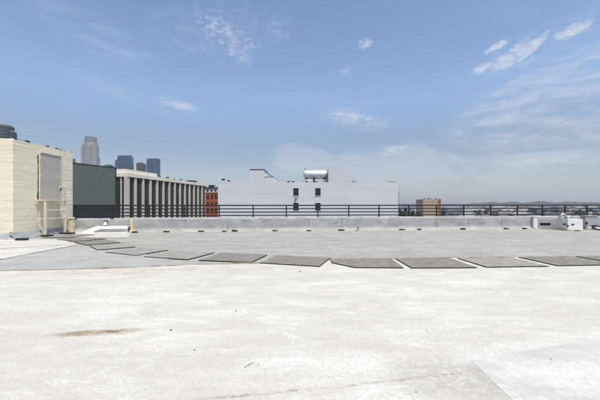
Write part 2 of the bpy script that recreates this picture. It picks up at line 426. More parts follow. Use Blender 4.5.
M['parapet'] = mat('silver_grey_parapet_coating', (0.45, 0.45, 0.45), 0.75, 0.28, 2.0, (0.6, 0.6, 1.2), 0.6, 7, col2=(0.33, 0.332, 0.335), detail=9)
M['seam_dark'] = mat('dark_parapet_joint', (0.20, 0.20, 0.20), 0.8, 0.4, 9, col2=(0.37, 0.37, 0.37))
M['white_paint'] = mat('white_painted_masonry', (0.80, 0.79, 0.76), 0.8, 0.12, 1.5, (1, 1, 2), 0.3, 9)
M['black_metal'] = mat('black_railing_paint', (0.022, 0.023, 0.026), 0.5, 0.3, 3)
M['brick_red'] = mat('dark_red_brick', (0.10, 0.035, 0.025), 0.9, 0.5, 9, col2=(0.03, 0.02, 0.018))
M['brick_black'] = mat('blackened_brick', (0.022, 0.02, 0.02), 0.9, 0.5, 9)
M['galv'] = mat('galvanised_metal', (0.55, 0.56, 0.57), 0.45, 0.25, 3, metal=0.5)
M['grey_panel'] = mat('grey_metal_panel', (0.40, 0.41, 0.42), 0.6, 0.15, 3)
M['black'] = mat('black_opening', (0.012, 0.012, 0.013), 0.7, 0.3, 3)
M['hose'] = mat('black_hose_rubber', (0.018, 0.018, 0.02), 0.55, 0.3, 3)
M['pebble'] = mat('dark_pebble', (0.05, 0.045, 0.04), 0.9, 0.4, 30)
# background
M['wb'] = wall_white('white_rendered_wall', (0.72, 0.73, 0.75))
M['wb2'] = mat('pale_grey_rendered_block', (0.64, 0.655, 0.68), 0.85, 0.06, 0.3, (0.5, 0.5, 2), 0.2, 3)
M['wb_frame'] = mat('dark_window_frame', (0.09, 0.09, 0.095), 0.6, 0.2, 3)
M['glass'] = mat('dark_glass', (0.028, 0.032, 0.038), 0.12, 0.3, 0.6, spec=0.5)
M['tank'] = mat('silver_tank_metal', (0.78, 0.79, 0.80), 0.42, 0.1, 1.0, (1, 1, 1), metal=0.55)
M['concrete'] = mat('pale_concrete', (0.66, 0.61, 0.51), 0.85, 0.15, 0.3, (1, 1, 0.4))
M['concrete_w'] = mat('cream_white_concrete', (0.80, 0.755, 0.65), 0.85, 0.12, 0.3)
M['screen'] = mat('green_grey_cladding', (0.185, 0.207, 0.185), 0.6, 0.15, 0.6, (1, 1, 2))
M['screen_rib'] = mat('green_grey_cladding_rib', (0.145, 0.164, 0.148), 0.6, 0.15, 0.6)
M['dark_metal'] = mat('dark_metal', (0.04, 0.045, 0.048), 0.5, 0.2, 0.8)
M['orange_brick'] = mat('orange_brick', (0.40, 0.11, 0.05), 0.9, 0.3, 0.8, col2=(0.28, 0.075, 0.035))
M['tan'] = mat('tan_render', (0.52, 0.39, 0.27), 0.85, 0.12, 0.2)
M['tan_shade'] = mat('tan_render_in_shade', (0.15, 0.13, 0.115), 0.85, 0.15, 0.2)  # darker copy of the tan render, shade put into the colour
M['tan_glass'] = mat('sun_bleached_shutter', (0.36, 0.29, 0.22), 0.7, 0.3, 0.5)
M['red_trim'] = mat('red_brick_end', (0.36, 0.13, 0.09), 0.85, 0.2, 0.3)
M['tower_grey'] = window_grid_mat('pale_grey_tower_facade', (0.40, 0.40, 0.39), (0.13, 0.15, 0.17), 4.6, 4.4, 0.5, 0.55)
M['tower_blue'] = window_grid_mat('blue_glass_facade', (0.045, 0.07, 0.115), (0.075, 0.125, 0.21), 5.0, 4.2, 0.82, 0.72, 0.12)
M['tower_blue2'] = window_grid_mat('deep_blue_glass_facade', (0.05, 0.08, 0.13), (0.08, 0.14, 0.24), 6.0, 4.4, 0.85, 0.75, 0.12)
M['tower_brown'] = window_grid_mat('brown_granite_facade', (0.12, 0.10, 0.09), (0.05, 0.055, 0.065), 4.5, 4.2, 0.5, 0.6)
M['tower_dark'] = window_grid_mat('dark_apartment_tower_facade', (0.09, 0.105, 0.13), (0.025, 0.035, 0.05), 4.0, 3.3, 0.78, 0.66, 0.15)
M['crown_glass'] = window_grid_mat('tower_crown_facade', (0.30, 0.30, 0.30), (0.10, 0.12, 0.14), 3.0, 9.0, 0.5, 0.8)
M['street'] = mat('city_asphalt', (0.10, 0.10, 0.10), 0.9, 0.3, 0.02, col2=(0.17, 0.165, 0.155))
M['hill'] = mat('dry_hill_scrub', (0.075, 0.075, 0.06), 0.95, 0.6, 0.02, col2=(0.02, 0.03, 0.022), detail=8)
M['bark'] = mat('tree_bark', (0.10, 0.075, 0.055), 0.9, 0.3, 4)
M['leaf_a'] = mat('dark_leaves', (0.045, 0.07, 0.028), 0.7, 0.4, 0.4)
M['leaf_b'] = mat('yellow_green_leaves', (0.11, 0.13, 0.035), 0.7, 0.4, 0.4)
M['roof_light'] = mat('pale_flat_roof', (0.60, 0.59, 0.57), 0.9, 0.2, 0.1)
M['roof_dark'] = mat('dark_flat_roof', (0.16, 0.15, 0.15), 0.9, 0.2, 0.1)


def sheet(name, poly, z, material, th=0.003, **kw):
    o = MB().add([(p[0], p[1], z) for p in poly], [tuple(range(len(poly)))]).build(name, material)
    return tag(o, kind='structure', **kw)


# ------------------------------------------------------------------ the roof we stand on
STREET = -22.0
# parapet front line (depth grows gently to the right)
def par_y(x): return 20.26 + 0.1035 * x

deck = MB()
deck.prism([(-34, -14), (40, -14), (40, par_y(40) + 0.9), (-34, par_y(-34) + 0.9)], STREET, 0.0)
tag(deck.build('roof_deck', M['roof_grey']), kind='structure')

# the white membrane in the foreground ends at a stained lap seam
seam = [(-34, 3.9)] + [tuple(G(x, y).xy) for x, y in ((0, 271), (60, 269.6), (120, 268), (200, 264.4), (262, 263.2), (330, 260.6), (400, 258.4), (500, 257.3), (600, 256.6))] + [(40, 12.2)]
sheet('roof_membrane', [(40, -13.9)] + seam[::-1] + [(-34, -13.9)], 0.006, M['roof_white'], 0.005)

# cool grey and cream patches on the left
pl = [G(-60, 272.2), G(0, 270.4), G(120, 267.4), G(198, 263.9), G(150, 256), G(98, 251.2), G(77, 245.6), G(0, 260.2), G(-60, 272)]
pl = [(-11.5, 7.6), tuple(G(0, 270.6).xy), tuple(G(120, 267.6).xy), tuple(G(190, 264.4).xy), tuple(G(150, 255).xy), tuple(G(96, 250).xy), tuple(G(77, 245.4).xy), tuple(G(0, 260.2).xy), (-12.6, 7.6)]
sheet('roof_patch', pl, 0.010, M['roof_blue'], 0.005)
pc = [(-13.0, 7.9), tuple(G(0, 259.6).xy), tuple(G(77, 244.9).xy), tuple(G(62, 239.5).xy), (-13.15, 15.25), (-22, 15.25), (-22, 7.9)]
sheet('roof_patch', pc, 0.014, M['roof_cream'], 0.005)
sheet('roof_patch', [tuple(G(66, 237.6).xy), tuple(G(128, 237.6).xy), tuple(G(131, 232.6).xy), tuple(G(74, 232.9).xy)], 0.010, M['roof_cream'], 0.005)
# newer white patch near the camera on the right
sheet('roof_patch', [(1.80, 1.2), (4.9, 1.2), (4.9, 4.38), (1.85, 3.46)], 0.008, M['roof_patch'], 0.005)


def strip(name, pts, w0, w1, z, material, seed=0, step=0.12, fade=True):
    """thin irregular ribbon along a ground polyline"""
    pts = [Vector((p[0], p[1])) for p in pts]
    line = []
    for a, b in zip(pts, pts[1:]):
        n = max(1, int((b - a).length / step))
        line += [a.lerp(b, i / n) for i in range(n)]
    line.append(pts[-1])
    L, Rr = [], []
    for i, p in enumerate(line):
        d = (line[min(i + 1, len(line) - 1)] - line[max(i - 1, 0)]).normalized()
        nn = Vector((-d.y, d.x))
        a = noise.noise((p.x * 1.7, p.y * 1.7, seed)) * 0.5 + 0.5
        b = noise.noise((p.x * 5, p.y * 5, seed + 9)) * 0.5 + 0.5
        w = max(0.0, w0 + (w1 - w0) * (0.6 * a + 0.4 * b))
        L.append((p + nn * w * (0.35 + 0.3 * b)).to_3d() + Vector((0, 0, z)))
        Rr.append((p - nn * w * (0.35 + 0.3 * a)).to_3d() + Vector((0, 0, z)))
    n = len(line)
    mb = MB().add(L + Rr, [(i, i + n, i + 1 + n, i + 1) for i in range(n - 1)])
    return tag(mb.build(name, material), kind='structure')


strip('seam_stain', seam[1:7], -0.12, 0.36, 0.016, M['stain'], 1)
strip('seam_stain', seam[6:11], -0.08, 0.26, 0.016, M['stain'], 5)
strip('seam_stain', [G(-40, 267.2), G(0, 260.0), G(77, 245.2)], -0.08, 0.30, 0.020, M['stain'], 8)
strip('seam_stain', [G(-30, 250.5), G(0, 249.2), G(60, 245.5)], 0.02, 0.16, 0.020, M['stain'], 11)
strip('lap_seam', [G(0, 268.8), G(50, 258.2), G(84, 251.5)], 0.006, 0.03, 0.016, M['lap'], 17, 0.1)
# faint dirt streaks on the grey field
for i, (x0, x1, y) in enumerate(((160, 190, 242), (325, 347, 249.6), (250, 300, 244.5), (420, 470, 246), (480, 500, 250), (150, 260, 238.2))):
    strip('dirt_streak', [G(x0, y), G((x0 + x1) / 2, y - 0.3), G(x1, y + 0.4)], 0.02, 0.16, 0.004, M['lap'], 20 + i)

# ------------------------------------------------------------------ walkway mats
TH = 0.016
def rect_mat(a, b, depth, skew=0.0):
    """front edge a-b, depth away from the camera"""
    a, b = Vector(a[:2]), Vector(b[:2])
    d = (b - a).normalized(); n = Vector((-d.y, d.x))
    s = d * skew
    return [a, b, b + n * depth + s, a + n * depth + s]


E = lambda x, y: G(x, y, 0.0)
mats_def = [
    (rect_mat(E(624, 265.6), E(690, 264.6), 1.42), 'worn grey walkway mat cut off by the right frame edge, last in row'),
    (rect_mat(E(558, 266.6), E(617, 265.6), 1.42), 'worn grey walkway mat next to last at the right end of the row'),
    (rect_mat(E(487, 268.2), E(549, 267.2), 1.42), 'dusty pale grey walkway mat third from the right end of the row'),
    (rect_mat(E(412, 268.9), E(478, 268.7), 1.46), 'dark worn walkway mat fourth from the right, beside the clipped mat'),
    ([Vector(p) for p in ((0.91, 9.16), (1.45, 8.43), (2.72, 8.40), (2.80, 9.86), (0.94, 9.78))], 'worn grey walkway mat with a clipped front left corner at the bend'),
    (rect_mat(E(259, 263.8), E(320, 267.4), 1.42), 'dark worn walkway mat just left of the mat with the clipped corner'),
    (rect_mat(E(198, 261.0), E(251.5, 263.4), 1.46), 'worn grey walkway mat on the brown stained seam, second left of the clipped mat'),
    (rect_mat(E(143.5, 257.5), E(187.5, 260.4), 1.42), 'dusty pale walkway mat third left of the clipped mat'),
    (rect_mat(E(104.5, 253.0), E(136, 256.2), 1.34), 'dusty pale walkway mat fifth from the ladder stand at the curve start'),
    (rect_mat(E(97, 250.7), E(136, 247.5), 1.68), 'dusty pale walkway mat fourth from the ladder stand, corner pointing to the camera'),
    (rect_mat(E(87.5, 245.8), E(121, 242.9), 1.68), 'worn grey walkway mat third from the ladder stand'),
    (rect_mat(E(76, 242.1), E(106, 239.2), 1.60), 'worn grey walkway mat second from the ladder stand of the cream shed'),
    (rect_mat(E(68, 238.4), E(95, 235.0), 1.5), 'worn grey walkway mat nearest the ladder stand of the cream shed'),
]
for poly, lab in mats_def:
    c = sum((Vector(p) for p in poly), Vector((0, 0))) / len(poly)
    a = Vector(poly[1]) - Vector(poly[0])
    ang = math.atan2(a.y, a.x)
    Rm = Matrix.Rotation(-ang, 2)
    loc = [Rm @ (Vector(p) - c) for p in poly]
    mb = MB()
    z0, z1 = 0.018, 0.018 + TH
    n = len(loc)
    jit = [Vector((random.uniform(-.018, .018), random.uniform(-.018, .018))) for _ in loc]
    loc = [p + j for p, j in zip(loc, jit)]
    inn = [p * 0.985 for p in loc]
    bot = [(p.x, p.y, z0) for p in loc]; mid = [(p.x, p.y, z1 - 0.004) for p in loc]; top = [(p.x, p.y, z1) for p in inn]
    mb.cur = 1
    mb.add(bot + mid + top, [(i, (i + 1) % n, (i + 1) % n + n, i + n) for i in range(n)] + [tuple(range(n - 1, -1, -1))]
           + [(i + n, (i + 1) % n + n, (i + 1) % n + 2 * n, i + 2 * n) for i in range(n)])
    mb.cur = 0
    mb.add([(p[0], p[1], z1 + 0.0005) for p in top], [tuple(range(n))])
    # narrow grooves between the boards of the mat
    o = mb.build('walkway_mat', [M['mat_top_pale'] if 'dusty' in lab else M['mat_top'], M['mat_edge']])
    o.location = (c.x, c.y, 0)
    o.rotation_euler = (0, 0, ang)
    tag(o, lab, 'walkway mat', 'walkway mats across the roof')

# ------------------------------------------------------------------ parapet
def lump(x, z, k):
    return k * (noise.noise((x * 0.9, z * 1.3, 3.1)) + 0.6 * noise.noise((x * 3.1, z * 4.3, 7.7)) + 0.3 * noise.noise((x * 9, z * 9, 1.7)))


PH = 0.86
def parapet(x0, x1, label, h=PH, dy=0.0, seed=0.0):
    root = empty('parapet_wall', ((x0 + x1) / 2, par_y((x0 + x1) / 2), 0), label, 'parapet wall', 'parapet lengths along the roof edge')
    mb = MB()
    nx = int((x1 - x0) / 0.09)
    prof = [(-0.16, 0.0), (-0.10, 0.05), (-0.03, 0.13)] + [(0.0, z) for z in (0.2, 0.28, 0.36, 0.44, 0.52, 0.6, 0.68, 0.75)] + [(0.015, 0.81), (0.05, 0.85), (0.11, 0.87), (0.2, 0.865), (0.3, 0.86), (0.36, 0.83), (0.38, 0.7), (0.38, -1.0)]
    def fn(u, v):
        x = x0 + (x1 - x0) * u
        k = min(int(round(v * (len(prof) - 1))), len(prof) - 1)
        d, z = prof[k]
        zz = z * h / 0.86
        b = lump(x + seed, zz, 0.022)
        top = 0.025 * noise.noise((x * 0.7, 2.2, seed)) + 0.012 * noise.noise((x * 3.3, 5.2, seed)) if z > 0.7 else 0
        return (x, par_y(x) + dy + d + b, zz + top + (0.006 if z > 0 else 0))
    mb.grid(fn, nx, len(prof) - 1)
    mb.build('coping_and_face', M['parapet'], root, smooth=True)
    return root


XL = -14.2
x130 = P(130, 218, 19.15).x
x533 = 15.75
left_par = parapet(XL + 0.45, x130 - 0.05, 'short grey parapet length beside the cream shed, behind the low white curb', 0.84, 0.12, 4.0)
main_par = parapet(x130 + 0.02, x533, 'long silver grey parapet with dark vertical joints across the middle of the roof')
right_par = parapet(x533 + 0.03, 33.0, 'grey parapet length at the right behind the white pump box', 0.86, 0.02, 9.0)
jn = [186, 228, 272, 309, 342, 389, 436.5, 468.3, 501.5]
lens = [0.55, 0.25, 0.55, 0.4, 0.45, 0.35, 0.62, 0.58, 0.5]
for px, ln in zip(jn, lens):
    Z = 544 / (28 - 0.0086 * (px - 160)); x = (px - 300) / F * Z
    mb = MB()
    n = 12
    L, Rr = [], []
    for i in range(n + 1):
        z = 0.78 - ln * i / n
        if px == 228: z = 0.42 - ln * i / n
        xx = x + 0.015 * math.sin(i * 1.3 + px)
        w = 0.016 + 0.012 * abs(noise.noise((px, i * 0.8, 1)))
        # follow the lumpy face, 6 mm proud
        y = par_y(xx) + lump(xx, z, 0.022) - 0.012 - (0.0 if z > 0.2 else 0.04)
        L.append((xx - w, y, z)); Rr.append((xx + w, y, z))
    back = [(p[0], p[1] + 0.05, p[2]) for p in L] + [(p[0], p[1] + 0.05, p[2]) for p in Rr]
    m_ = n + 1
    mb.add(L + Rr + back, [(i, i + 1, i + 1 + m_, i + m_) for i in range(n)] + [(i, i + 2 * m_, i + 1 + 2 * m_, i + 1) for i in range(n)] + [(i + m_, i + 1 + m_, i + 1 + 3 * m_, i + 3 * m_) for i in range(n)])
    mb.build('joint', M['seam_dark'], main_par)
# dark cracks and drips under the coping
for i, (px, py, dpx, dpy) in enumerate(((241, 219, 10, 3), (262, 221.5, 9, -2), (304, 218.5, 6, 1), (333, 223.5, 6, -2), (296, 217.6, 7, 0.3), (258, 218.5, 12, 0.8), (270, 218, 6, -1), (478, 222.5, 5, 0.5), (170, 219.5, 16, 1), (145, 219.3, 8, -1))):
    Z = 544 / (28 - 0.0086 * (px - 160)) - 0.03
    pts = []
    for k in range(7):
        t = k / 6
        p = P(px + dpx * t, py + dpy * t + 0.35 * math.sin(k * 2.1 + i), Z)
        p.y = par_y(p.x) + lump(p.x, p.z, 0.022) - 0.004 + (max(0, p.z - 0.76) * 0.5)
        pts.append(p)
    MB().tube(pts, [0.004, 0.014, 0.010, 0.017, 0.009, 0.013, 0.003], 5).build('crack', M['seam_dark'], main_par)

# ------------------------------------------------------------------ railing
def rail_y(x): return par_y(x) + 0.2
def rail_pt(px, z=None):
    # meet the railing line with the ray through photo column px
    k = (px - 300) / F
    Y = (20.26 + 0.2) / (1 - 0.1035 * k)
    return k * Y, Y
posts_px = [75.5, 112.5, 149.5, 184.7, 219.2, 253.1, 286.3, 317.9, 348.8, 379, 408.7, 436.5, 463.8, 490.5, 517.4, 542.4, 565, 587, 609, 630]
xr0, yr0 = rail_pt(74)
xr1, yr1 = rail_pt(640)
rail = empty('guard_railing', ((xr0 + xr1) / 2, rail_y((xr0 + xr1) / 2), 0.8), 'black four bar metal guard railing along the top of the parapet', 'railing')
for z, r in ((1.612, 0.042), (1.40, 0.034), (1.19, 0.034), (0.985, 0.034)):
    MB().tube([(xr0, rail_y(xr0), z), ((xr0 + xr1) / 2, rail_y((xr0 + xr1) / 2), z), (xr1, rail_y(xr1), z)], r, 8).build('rail', M['black_metal'], rail)
for px in posts_px:
    x, y = rail_pt(px)
    Rz = Matrix.Translation((x, y, 0)) @ Matrix.Rotation(math.atan(0.1035), 4, 'Z')
    mb = MB().box(-0.035, 0.035, -0.03, 0.03, 0.80, 1.60, Rz)
    mb.box(-0.09, 0.09, -0.075, 0.075, 0.80, 0.892, Rz)
    mb.build('post', M['black_metal'], rail)

# ------------------------------------------------------------------ loose bricks along the foot of the parapet
def brick(px, py, w, h, material, label, n=2, name='brick'):
    p = G(px, py + 0.55)
    yl = (20.26 / (1 - 0.1035 * (px - 300) / F)) - 0.25
    if p.y > yl: p = Vector(((px - 300) / F * yl, yl, 0))
    mb = MB()
    x = -w / 2
    for i in range(n):
        ww = w / n
        A = Matrix.Rotation(random.uniform(-0.16, 0.16), 4, 'Z')
        mb.box(x + 0.006, x + ww - 0.006, -0.055, 0.055, 0, 0.8 * h * (1 if i == 0 else random.uniform(0.75, 1.0)), Matrix.Translation((0, random.uniform(-.02, .02), 0)) @ A)
        x += ww
    o = mb.build(name, material, bevel=0.006)
    o.location = (p.x, p.y, 0.02)
    o.rotation_euler = (0, 0, 0.10)
    return tag(o, label, 'brick', 'loose bricks along the parapet foot')


brick(135, 232.4, 0.30, 0.09, M['brick_black'], 'blackened loose brick at the foot of the cream pier')
brick(166.5, 231.9, 0.36, 0.09, M['brick_black'], 'blackened loose brick pair left of the first dark parapet joint')
brick(201, 231.4, 0.34, 0.08, M['brick_black'], 'blackened loose brick pair between the two leftmost parapet joints')
brick(224.5, 231.6, 0.26, 0.08, M['brick_black'], 'small grey black brick just left of the large red brick pair')
brick(235, 230.9, 0.34, 0.13, M['brick_red'], 'dark red brick pair standing taller than its neighbours below the left of the white building')
brick(275, 230.9, 0.32, 0.09, M['brick_red'], 'dark red brick pair at the foot of the third parapet joint')
brick(309, 230.8, 0.30, 0.08, M['brick_black'], 'blackened brick pair below the tank, at the foot of a parapet joint')
brick(341.5, 230.2, 0.40, 0.09, M['brick_black'], 'wide flat black brick pair left of the small pipe stub')
brick(402, 229.8, 0.38, 0.09, M['brick_black'], 'crumbled black brick pair below the right corner of the white building')
brick(419.3, 229.6, 0.28, 0.09, M['brick_black'], 'small dark brick pair below the left end of the tan building')
brick(463, 229.0, 0.36, 0.11, M['brick_red'], 'dark red brick pair near the middle of the right hand parapet joints')
brick(506.3, 228.7, 0.34, 0.10, M['brick_red'], 'dark red brick pair right of the last parapet joint')
brick(525, 228.5, 0.30, 0.09, M['brick_black'], 'blackened brick pair just left of the white pump box')

# small pipe stub on the parapet foot
p = G(358, 230.2); p.y = par_y(p.x) - 0.2; p.x = 58 / F * p.y
st = empty('pipe_stub', (p.x, p.y - 0.05, 0.006), 'small dark bent pipe stub standing at the foot of the parapet', 'pipe')
MB().tube([(p.x, p.y - 0.05, 0.0), (p.x + 0.01, p.y - 0.05, 0.16), (p.x - 0.03, p.y - 0.06, 0.24)], 0.035, 8).build('pipe', M['black'], st)
MB().tube([(p.x - 0.07, p.y - 0.07, 0.25), (p.x - 0.02, p.y - 0.06, 0.30), (p.x + 0.05, p.y - 0.05, 0.26)], [0.04, 0.06, 0.03], 8).build('elbow', M['galv'], st)

# cream pier and low white curb on the left
x, y = P(131, 218, 19.0).x, par_y(P(131, 218, 19.0).x)
pier = empty('masonry_pier', (x, y, 0), 'yellowed cream pier where the low white curb meets the long parapet', 'pier', 'cream piers against the parapet')
MB().box(x - 0.07, x + 0.07, y - 0.17, y + 0.3, 0, 0.88).build('shaft', M['yellow_cream'], pier, bevel=0.02)
MB().box(x - 0.06, x + 0.28, y - 0.34, y - 0.175, 0.006, 0.13).build('foot', M['yellow_cream'], pier, bevel=0.03)
x = P(71, 218, 18.6).x; y = par_y(x) - 0.25
pier = empty('masonry_pier', (x, y, 0), 'yellowed cream pier beside the far end of the cream shed', 'pier', 'cream piers against the parapet')
MB().box(x - 0.09, x + 0.09, y - 0.1, y + 0.16, 0, 0.86).build('shaft', M['yellow_cream'], pier, bevel=0.02)
MB().box(x - 0.13, x + 0.13, y - 0.15, y + 0.16, 0.862, 0.92).build('cap', M['cream'], pier, bevel=0.012)

xa, xb = P(86, 225, 18.9).x, P(129, 225, 18.9).x - 0.03
cb = empty('low_curb', ((xa + xb) / 2, 18.9, 0), 'low white curb with a sloping left end in front of the short parapet', 'curb')
mb = MB()
def curb_fn(u, v):
    xx = xa + (xb - xa) * u
    t = min(1.0, u / 0.28)
    prof = [(-0.02, 0.0), (0.0, 0.08), (0.0, 0.28), (0.02, 0.33), (0.07, 0.37), (0.36, 0.39), (0.42, 0.36), (0.42, 0.0)]
    d, z = prof[int(round(v * 7))]
    return (xx, par_y(xx) - 0.42 + d + 0.02 * noise.noise((xx * 2, z * 3, 1)), z * (0.25 + 0.75 * t) + 0.02 * noise.noise((xx * 2.3, z, 4)) * (z > 0) + 0.006)
mb.grid(curb_fn, 40, 7).build('curb_body', M['white_paint'], cb, smooth=True)
def curb_shade_band(u, v):
    xx = xa + 0.7 + (xb - xa - 0.72) * u
    t = 0.5 + 0.5 * min(1, u / 0.2)
    z = (0.09 + 0.15 * v) * t + 0.02 * noise.noise((xx * 2.5, v * 2, 2))
    return (xx, par_y(xx) - 0.445 + 0.012 * noise.noise((xx * 5, v * 3, 6)), z)
MB().grid(curb_shade_band, 50, 4).build('grey_flashing_and_shade', M['flash'], cb, smooth=True)  # grey band standing in for the shaded front of the curb

# vent pipe on the short parapet
p = P(100.5, 222.5, 18.55)
vt = empty('vent_cap', (p.x, par_y(p.x), 0.5), 'small round dark mouthed vent cap on the short parapet above the white curb', 'vent')
pts = [(p.x + 0.10 * math.cos(a), par_y(p.x) - 0.02, 0.60 + 0.10 * math.sin(a)) for a in [R(t) for t in range(-20, 201, 20)]]
MB().tube(pts, 0.028, 6).build('hood', M['tar'], vt)
MB().tube([(p.x, par_y(p.x) - 0.10, 0.44), (p.x, par_y(p.x) - 0.03, 0.62)], [0.10, 0.075], 10).build('throat', M['white_paint'], vt)

# ------------------------------------------------------------------ cream shed with its raised door
SX, SY0, SY1, SH = -13.85, 15.45, 19.5, 4.87
shed = empty('rooftop_shed', (SX - 3, (SY0 + SY1) / 2, 0), 'tall cream painted masonry shed with a raised grey door at the left', 'shed')
def course(a, z, k=1.0):
    row = int(z / 0.203)
    r = (z % 0.203) / 0.203
    wear = max(0.0, noise.noise((a * 0.6, row * 3.1, 5)) + 0.15)
    ridge = -0.016 * wear if r < 0.16 + 0.10 * noise.noise((a * 2.3, row, 2)) else 0.0
    return k * (ridge + 0.008 * noise.noise((a * 0.6, z * 0.8, 1)) + 0.003 * noise.noise((a * 4, z * 11, 8)))
def topz(a): return SH + 0.03 * noise.noise((a * 1.1, 3, 3)) + 0.015 * noise.noise((a * 4, 3, 6))
mb = MB()
mb.grid(lambda u, v: (SX + course(SY0 + (SY1 - SY0) * u, v * SH) * (0 if u in (0, 1) else 1), SY0 + (SY1 - SY0) * u, v * topz(SY0 + (SY1 - SY0) * u) ), 110, 130)
mb.grid(lambda u, v: (SX - 7.5 + 7.5 * u, SY0 - course(30 + 7.5 * u, v * SH, 0.7) * (0 if u == 1 else 1), v * (topz(SY0) if u == 1 else topz(60 + u * 7.5))), 120, 130)
mb.grid(lambda u, v: (SX - 7.5 * u, SY1, v * SH), 1, 1)
mb.grid(lambda u, v: (SX - 7.5, SY1 - (SY1 - SY0) * u, v * SH), 1, 1)
mb.build('wall', M['cream'], shed, fix=True)
MB().box(SX - 7.45, SX - 0.03, SY0 + 0.03, SY1 - 0.03, SH - 0.3, SH - 0.035).build('roof', M['flash'], shed)
random.seed(3)
def tar(u, v):
    y = SY0 + 0.05 + (SY1 - SY0 - 0.1) * u
    b = max(0.0, noise.noise((y * 3.1, 1, 2)) + 0.5 * noise.noise((y * 9, 4, 2)) - 0.05) * 0.11
    d, z = [(-0.16, -0.02), (-0.14, b), (0.0, b), (0.012 if b > 0 else -0.02, -0.01), (-0.02, -0.03)][int(round(v * 4))]
    return (SX + d, y, topz(y) + z)
MB().grid(tar, 150, 4).build('tar_coping', M['tar'], shed)
# cant strip flashing
mb = MB()
def cant(u, v):
    y = SY0 - 0.28 + (SY1 - SY0 + 0.0) * u
    d, z = [(0.30, 0.012), (0.24, 0.05), (0.06, 0.26), (0.012, 0.34), (-0.05, 0.35)][int(round(v * 4))]
    return (SX + d + 0.02 * noise.noise((y * 2, z * 3, 2)), max(y, SY0 - d * 0.9 if u == 0 else y), z + 0.02 * noise.noise((y * 1.8, z, 5)) * (z > 0.02))
mb.grid(cant, 60, 4)
def cant2(u, v):
    xx = SX - 7.5 + (7.5) * u
    d, z = [(0.26, 0.012), (0.2, 0.05), (0.05, 0.2), (0.012, 0.26), (-0.05, 0.27)][int(round(v * 4))]
    return (xx + (d if u == 1 else 0), SY0 - d, z + 0.015 * noise.noise((xx * 1.8, z, 5)) * (z > 0.02))
mb.grid(cant2, 60, 4)
mb.build('base_flashing', M['flash'], shed, smooth=True)
# raised door
DY0, DY1, DZ0, DZ1 = 16.98, 18.42, 1.88, 4.40
dr = MB().box(SX + 0.02, SX + 0.075, DY0, DY1, DZ0, DZ1).build('door', M['door'], shed, bevel=0.008)
fr = MB()
fr.box(SX - 0.01, SX + 0.10, DY0 - 0.07, DY0 - 0.012, DZ0, DZ1 + 0.07)
fr.box(SX - 0.01, SX + 0.11, DY0 - 0.012, DY1 + 0.012, DZ1 + 0.012, DZ1 + 0.07)
fr.box(SX - 0.01, SX + 0.09, DY1 + 0.012, DY1 + 0.06, DZ0, DZ1 + 0.07)
fr.build('door_frame', M['cream_metal'], shed, bevel=0.006)
def gap_shade(u, v):
    z = DZ0 + 0.05 + (DZ1 - DZ0 - 0.1) * u
    w = 0.006 + 0.075 * max(0.0, noise.noise((z * 2.6, 1, 5)) + 0.5 * noise.noise((z * 8, 2, 5)) + 0.12)
    d, yy = [(0.0, -w), (0.03, -w * 0.8), (0.04, 0.0)][int(round(v * 2))]
    return (SX + d, DY0 - 0.072 + yy, z)
MB().grid(gap_shade, 70, 2).build('gap_shade_strip', M['tar'], shed)  # black strip standing in for the shadow in the gap beside the door
for z in (DZ0 + 0.25, DZ0 + 1.25, DZ0 + 2.2):
    MB().tube([(SX + 0.09, DY0 + 0.0, z), (SX + 0.09, DY0 + 0.0, z + 0.16)], 0.02, 8).build('hinge', M['cream_metal'], dr)
MB().box(SX + 0.078, SX + 0.11, DY1 - 0.16, DY1 + 0.02, 2.55, 2.70).build('hasp', M['cream_metal'], dr, bevel=0.008)
MB().tube([(SX + 0.11, DY1 - 0.06, 2.62), (SX + 0.15, DY1 - 0.06, 2.60), (SX + 0.15, DY1 - 0.06, 2.50)], 0.022, 8).build('padlock', M['black_metal'], dr)
MB().tube([(SX + 0.02, DY1 + 0.28, 2.75), (SX + 0.16, DY1 + 0.28, 2.70), (SX + 0.18, DY1 + 0.28, 2.45), (SX + 0.03, DY1 + 0.28, 2.30)], 0.03, 8).build('grab_handle', M['cream_metal'], shed)
for c in (dr,):
    for ch in c.children:
        ch.location = -Vector(shed.location) - Vector(c.location)

# steel stand below the door
LX = SX + 0.55
stand = empty('access_platform', (LX, 17.4, 0), 'cream painted steel stand with rungs below the raised grey door', 'ladder stand')
for yy in (16.72, 18.12):
    MB().box(LX - 0.045, LX + 0.045, yy - 0.05, yy + 0.05, 0.09, 1.86).build('leg', M['cream_metal'], stand, bevel=0.006)
for yy in (16.78, 18.2):
    MB().tube([(SX + 0.06, yy + 0.12, 1.80), (SX + 0.12, yy + 0.1, 1.0), (SX + 0.2, yy + 0.06, 0.36)], 0.024, 6).build('brace', M['cream_metal'], stand)
MB().box(SX + 0.05, LX + 0.06, 16.66, 18.22, 1.862, 1.91).build('platform', M['cream_metal'], stand, bevel=0.006)
for z in (0.92, 1.36):
    MB().tube([(LX, 16.77, z), (LX, 18.07, z)], 0.024, 8).build('rung', M['cream_metal'], stand)
    if z < 1:
        for yy in (16.72, 18.12):
            MB().tube([(SX + 0.05, yy, z), (LX - 0.045, yy, z)], 0.024, 8).build('side_bar', M['cream_metal'], stand)
for k in range(5):
    yy = 16.9 + k * 0.28
    MB().box(LX + 0.0, LX + 0.03, yy, yy + 0.03, 1.78, 1.86).build('gusset', M['cream_metal'], stand)


